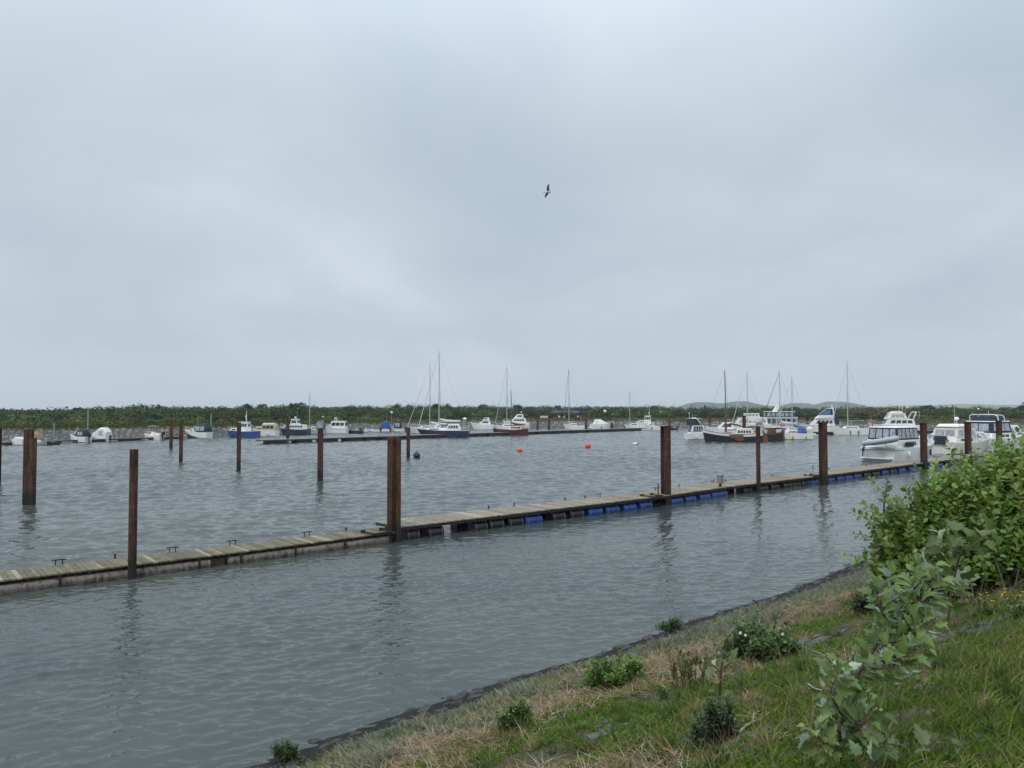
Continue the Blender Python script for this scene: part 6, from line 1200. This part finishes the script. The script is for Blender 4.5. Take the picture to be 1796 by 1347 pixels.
def clump_mesh(name, centres, material, parent=None, org=(0, 0, 0)):
    """leaf clumps: many small leaf-sized quads scattered through each crown's outer volume"""
    Vs, Cs = [], []
    for (x, y, z, rx, rz, nq, qs, col_) in centres:
        v = rng.normal(0, 1, (nq, 3)); v /= np.linalg.norm(v, axis=1, keepdims=True); v[:, 2] = np.abs(v[:, 2]) * 1.15 - .15
        lump = 1 + .22 * np.sin(v[:, 0] * 5 + x) * np.cos(v[:, 1] * 4 + y) + .15 * np.sin(v[:, 2] * 7 + x * 2); rad = rng.uniform(.35, 1.0, nq) ** .45 * lump
        c = np.stack([x + v[:, 0] * rx * rad, y + v[:, 1] * rx * rad, z + v[:, 2] * rz * rad], 1)
        nrm = v + rng.normal(0, .6, (nq, 3)); nrm[:, 2] += .3; nrm /= np.linalg.norm(nrm, axis=1, keepdims=True); a_ = np.cross(nrm, rng.normal(0, 1, (nq, 3))); a_ /= np.linalg.norm(a_, axis=1, keepdims=True); b_ = np.cross(nrm, a_)
        s_ = (qs * rng.uniform(.6, 1.3, nq))[:, None]; Vs.append(np.stack([c - a_ * s_, c + b_ * s_ * .6 - a_ * s_ * .1, c + a_ * s_, c - b_ * s_ * .6 + a_ * s_ * .1], 1))
        cc = np.array(col_)[None] * rng.uniform(.65, 1.35, (nq, 1)) * np.array([1, 1, 1]); Cs.append(np.repeat(cc, 4, 0))
    V = np.concatenate(Vs).reshape(-1, 3) - np.array(org); n = len(V) // 4; o = np_mesh(name, V, np.arange(n * 4), np.full(n, 4), material, np.clip(np.concatenate(Cs), 0, 1))
    if parent: o.parent = parent
    return o
SKY = np.array([(0, 719), (100, 717), (140, 715.5), (200, 713.5), (240, 711), (280, 711.5), (330, 713), (400, 713), (440, 711), (470, 712), (500, 711), (520, 707.5), (545, 709), (560, 714), (600, 713), (620, 711), (660, 713), (700, 710), (760, 710), (800, 712), (850, 711), (880, 713), (910, 712), (960, 712), (1000, 713), (1060, 713), (1100, 712.5), (1150, 712.5), (1200, 714), (1260, 715), (1320, 714), (1400, 715), (1450, 716), (1520, 715), (1560, 714), (1620, 713), (1660, 713.5), (1700, 715), (1760, 716), (1800, 714), (1900, 714)], float)
cs = []
def far_pt(px, s_):
    """on the column px, at s_ metres behind the far waterline"""
    t0 = 100.0; k_ = (px - 898) / F
    for _ in range(40):
        f_ = float(far_s(k_ * t0, t0)) - s_; t0 -= f_ * .7
    return k_ * t0, t0
for px in np.arange(-60, 1860, 7.5):
    for row, (s0, s1) in enumerate(((13, 16.5), (17, 20), (21, 25), (27, 33))):
        q = px + rng.uniform(-6, 6); s_ = rng.uniform(s0, s1) + (3 if q > 1480 else 0); x, y = far_pt(q, s_); g = float(gh([x], [y])[0]); tgt = H + y * (HOR - np.interp(q, SKY[:, 0], SKY[:, 1]) - 0 - rng.uniform(-3.4, 1.6)) / F
        hgt = max(tgt - g, 1.2) * (.62, .78, .90, 1.0)[row]
        warm = rng.uniform(0, 1); col_ = np.array((.045, .070, .022)) * (1 + .75 * (warm > .62)) * rng.uniform(.75, 1.2)
        if q > 1480 and q < 1590: col_ = np.array((.115, .105, .042)) * rng.uniform(.8, 1.1)
        if rng.uniform() < .12: col_ = np.array((.028, .043, .024))
        cs.append((x, y, g + hgt * .38, rng.uniform(1.3, 2.1), hgt * .58, 200, .20, col_))
for px in np.arange(-40, 1860, 9.0):      # front fringe of paler bushes and reed
    q = px + rng.uniform(-6, 6); lim = 1.0 if q < 700 else (.42 if q < 900 else .2)
    if rng.uniform() > lim: continue
    s_ = rng.uniform(7.5, 12); x, y = far_pt(q, s_); g = float(gh([x], [y])[0]); hgt = rng.uniform(.9, 1.9) * (1.15 if q < 320 else .85)
    cs.append((x, y, g + hgt * .3, rng.uniform(1.1, 1.9), hgt * .65, 170, .16, np.array((.115, .135, .034)) * rng.uniform(.75, 1.2) if rng.uniform() < .72 else np.array((.055, .085, .03))))
tag(clump_mesh('scrub_thicket', cs, 'far_leaf'), kind='stuff')
# grass on the far berm
nb = 26000; fxs = rng.uniform(-125, 150, nb); ss = rng.uniform(5.2, 14, nb); fy = np.interp(fxs, FX, FY) + ss / .9; okv = in_view(fxs, fy, 5); fxs, fy = fxs[okv], fy[okv]; n = len(fxs)
right = fxs > -10
c = jit((.13, .135, .05), n, .3); c[right] = jit((.185, .160, .085), right.sum(), .3); gq = rng.uniform(0, 1, n) < .3; c[gq] = jit((.08, .105, .035), gq.sum())
blades('berm_grass', fxs, fy, rng.uniform(.25, .6, n), rng.uniform(.10, .20, n), rng.uniform(.2, .7, n), c, 'grass_blade')
def tree(label, px, top, s_, r_, col_, nq=420, qs=.19):
    x, y = far_pt(px, s_); g = float(gh([x], [y])[0]); zt = H + y * (HOR - top) / F; hgt = zt - g; t = thing('tree', label, 'tree', (x, y, g), 0, 'single trees in the far scrub')
    m_ = MB(); m_.tube([(0, 0, -.3), (.05, .02, hgt * .3), (-.06, .05, hgt * .62), (0.02, 0, hgt * .9)], .14, 7, 0, .04)
    for k in range(5): a_ = rng.uniform(0, 6.28); h0 = hgt * rng.uniform(.35, .65); m_.tube([(0, 0, h0), (math.cos(a_) * r_ * .4, math.sin(a_) * r_ * .4, h0 + hgt * .12), (math.cos(a_) * r_ * .75, math.sin(a_) * r_ * .75, h0 + hgt * .25)], .05, 5, 0, .02)
    m_.build('trunk', 'bark', t)
    cc = [(x, y, g + hgt * .62, r_ * .8, hgt * .36, nq // 2, qs, col_)]
    for k in range(5): a_ = rng.uniform(0, 6.28); cc.append((x + math.cos(a_) * r_ * .6, y + math.sin(a_) * r_ * .6, g + hgt * rng.uniform(.45, .75), r_ * .5, hgt * .22, nq // 6, qs, np.array(col_) * rng.uniform(.8, 1.25)))
    o = clump_mesh('crown', cc, 'far_leaf', t, (x, y, g)); return t
D_ = (.024, .036, .024); G_ = (.048, .070, .026)
for a_ in ((528, 704.5, 24, 1.8, D_, 'tallest darkest tree on the far bank behind the grey sailing boat'), (517, 707, 23, 1.5, D_, 'dark tree joined to the left flank of the tallest dark tree'), (140, 714.5, 26, 1.2, D_, 'small dark tree on the skyline above the navy-canopied boat'), (278, 709.5, 28, 1.3, D_, 'dark tree on the skyline left of the two close piles'), (432, 706, 27, 1.0, D_, 'small round dark treetop on the skyline above the blue workboat'), (462, 707.5, 27, 1.2, D_, 'round dark treetop on the skyline left of the tallest dark tree'), (614, 709.5, 26, 1.7, G_, 'broad green tree on the skyline above the low navy boat'), (697, 708.5, 25, 1.5, G_, 'green tree on the skyline left of the tall masts'), (764, 707.5, 24, 1.6, D_, 'dark tree between the two tall masts'), (786, 708, 24, 1.7, G_, 'dark green tree just right of the tallest mast'), (848, 708.5, 24, 2.0, G_, 'green tree on the skyline above the bow-left cruiser behind the pier'), (908, 708.5, 24, 1.6, D_, 'dark tree right of the short brown mast'), (979, 710, 30, 1.3, G_, 'small tree on the skyline above the dark shed'), (1147, 711, 28, 1.5, G_, 'tree on the skyline above the boxy wheelhouse boat'), (1630, 709.5, 34, 2.2, D_, 'dark tree on the skyline above the pile in front of the big yacht'), (1395, 713, 28, 1.6, D_, 'dark tree behind the houseboat funnel'), (1796, 706, 30, 2.0, D_, 'dark tree at the right edge of the photo above the navy-topped yacht')):
    tree(a_[5], *a_[:5])
    
# ------------------------------------------------------------------ air
m = bpy.data.materials.new('haze'); m.use_nodes = True; t_ = m.node_tree; t_.nodes.clear(); o_ = t_.nodes.new('ShaderNodeOutputMaterial'); pv = t_.nodes.new('ShaderNodeVolumePrincipled')
pv.inputs['Color'].default_value = (.88, .93, .98, 1); pv.inputs['Density'].default_value = 0.00018; pv.inputs['Anisotropy'].default_value = 0.0
t_.links.new(pv.outputs[0], o_.inputs['Volume']); M['haze'] = m
hz_ = MB(); hz_.box((0, 1450, 12), (7000, 3900, 34)); ho = hz_.build('haze', 'haze'); tag(ho, kind='stuff')
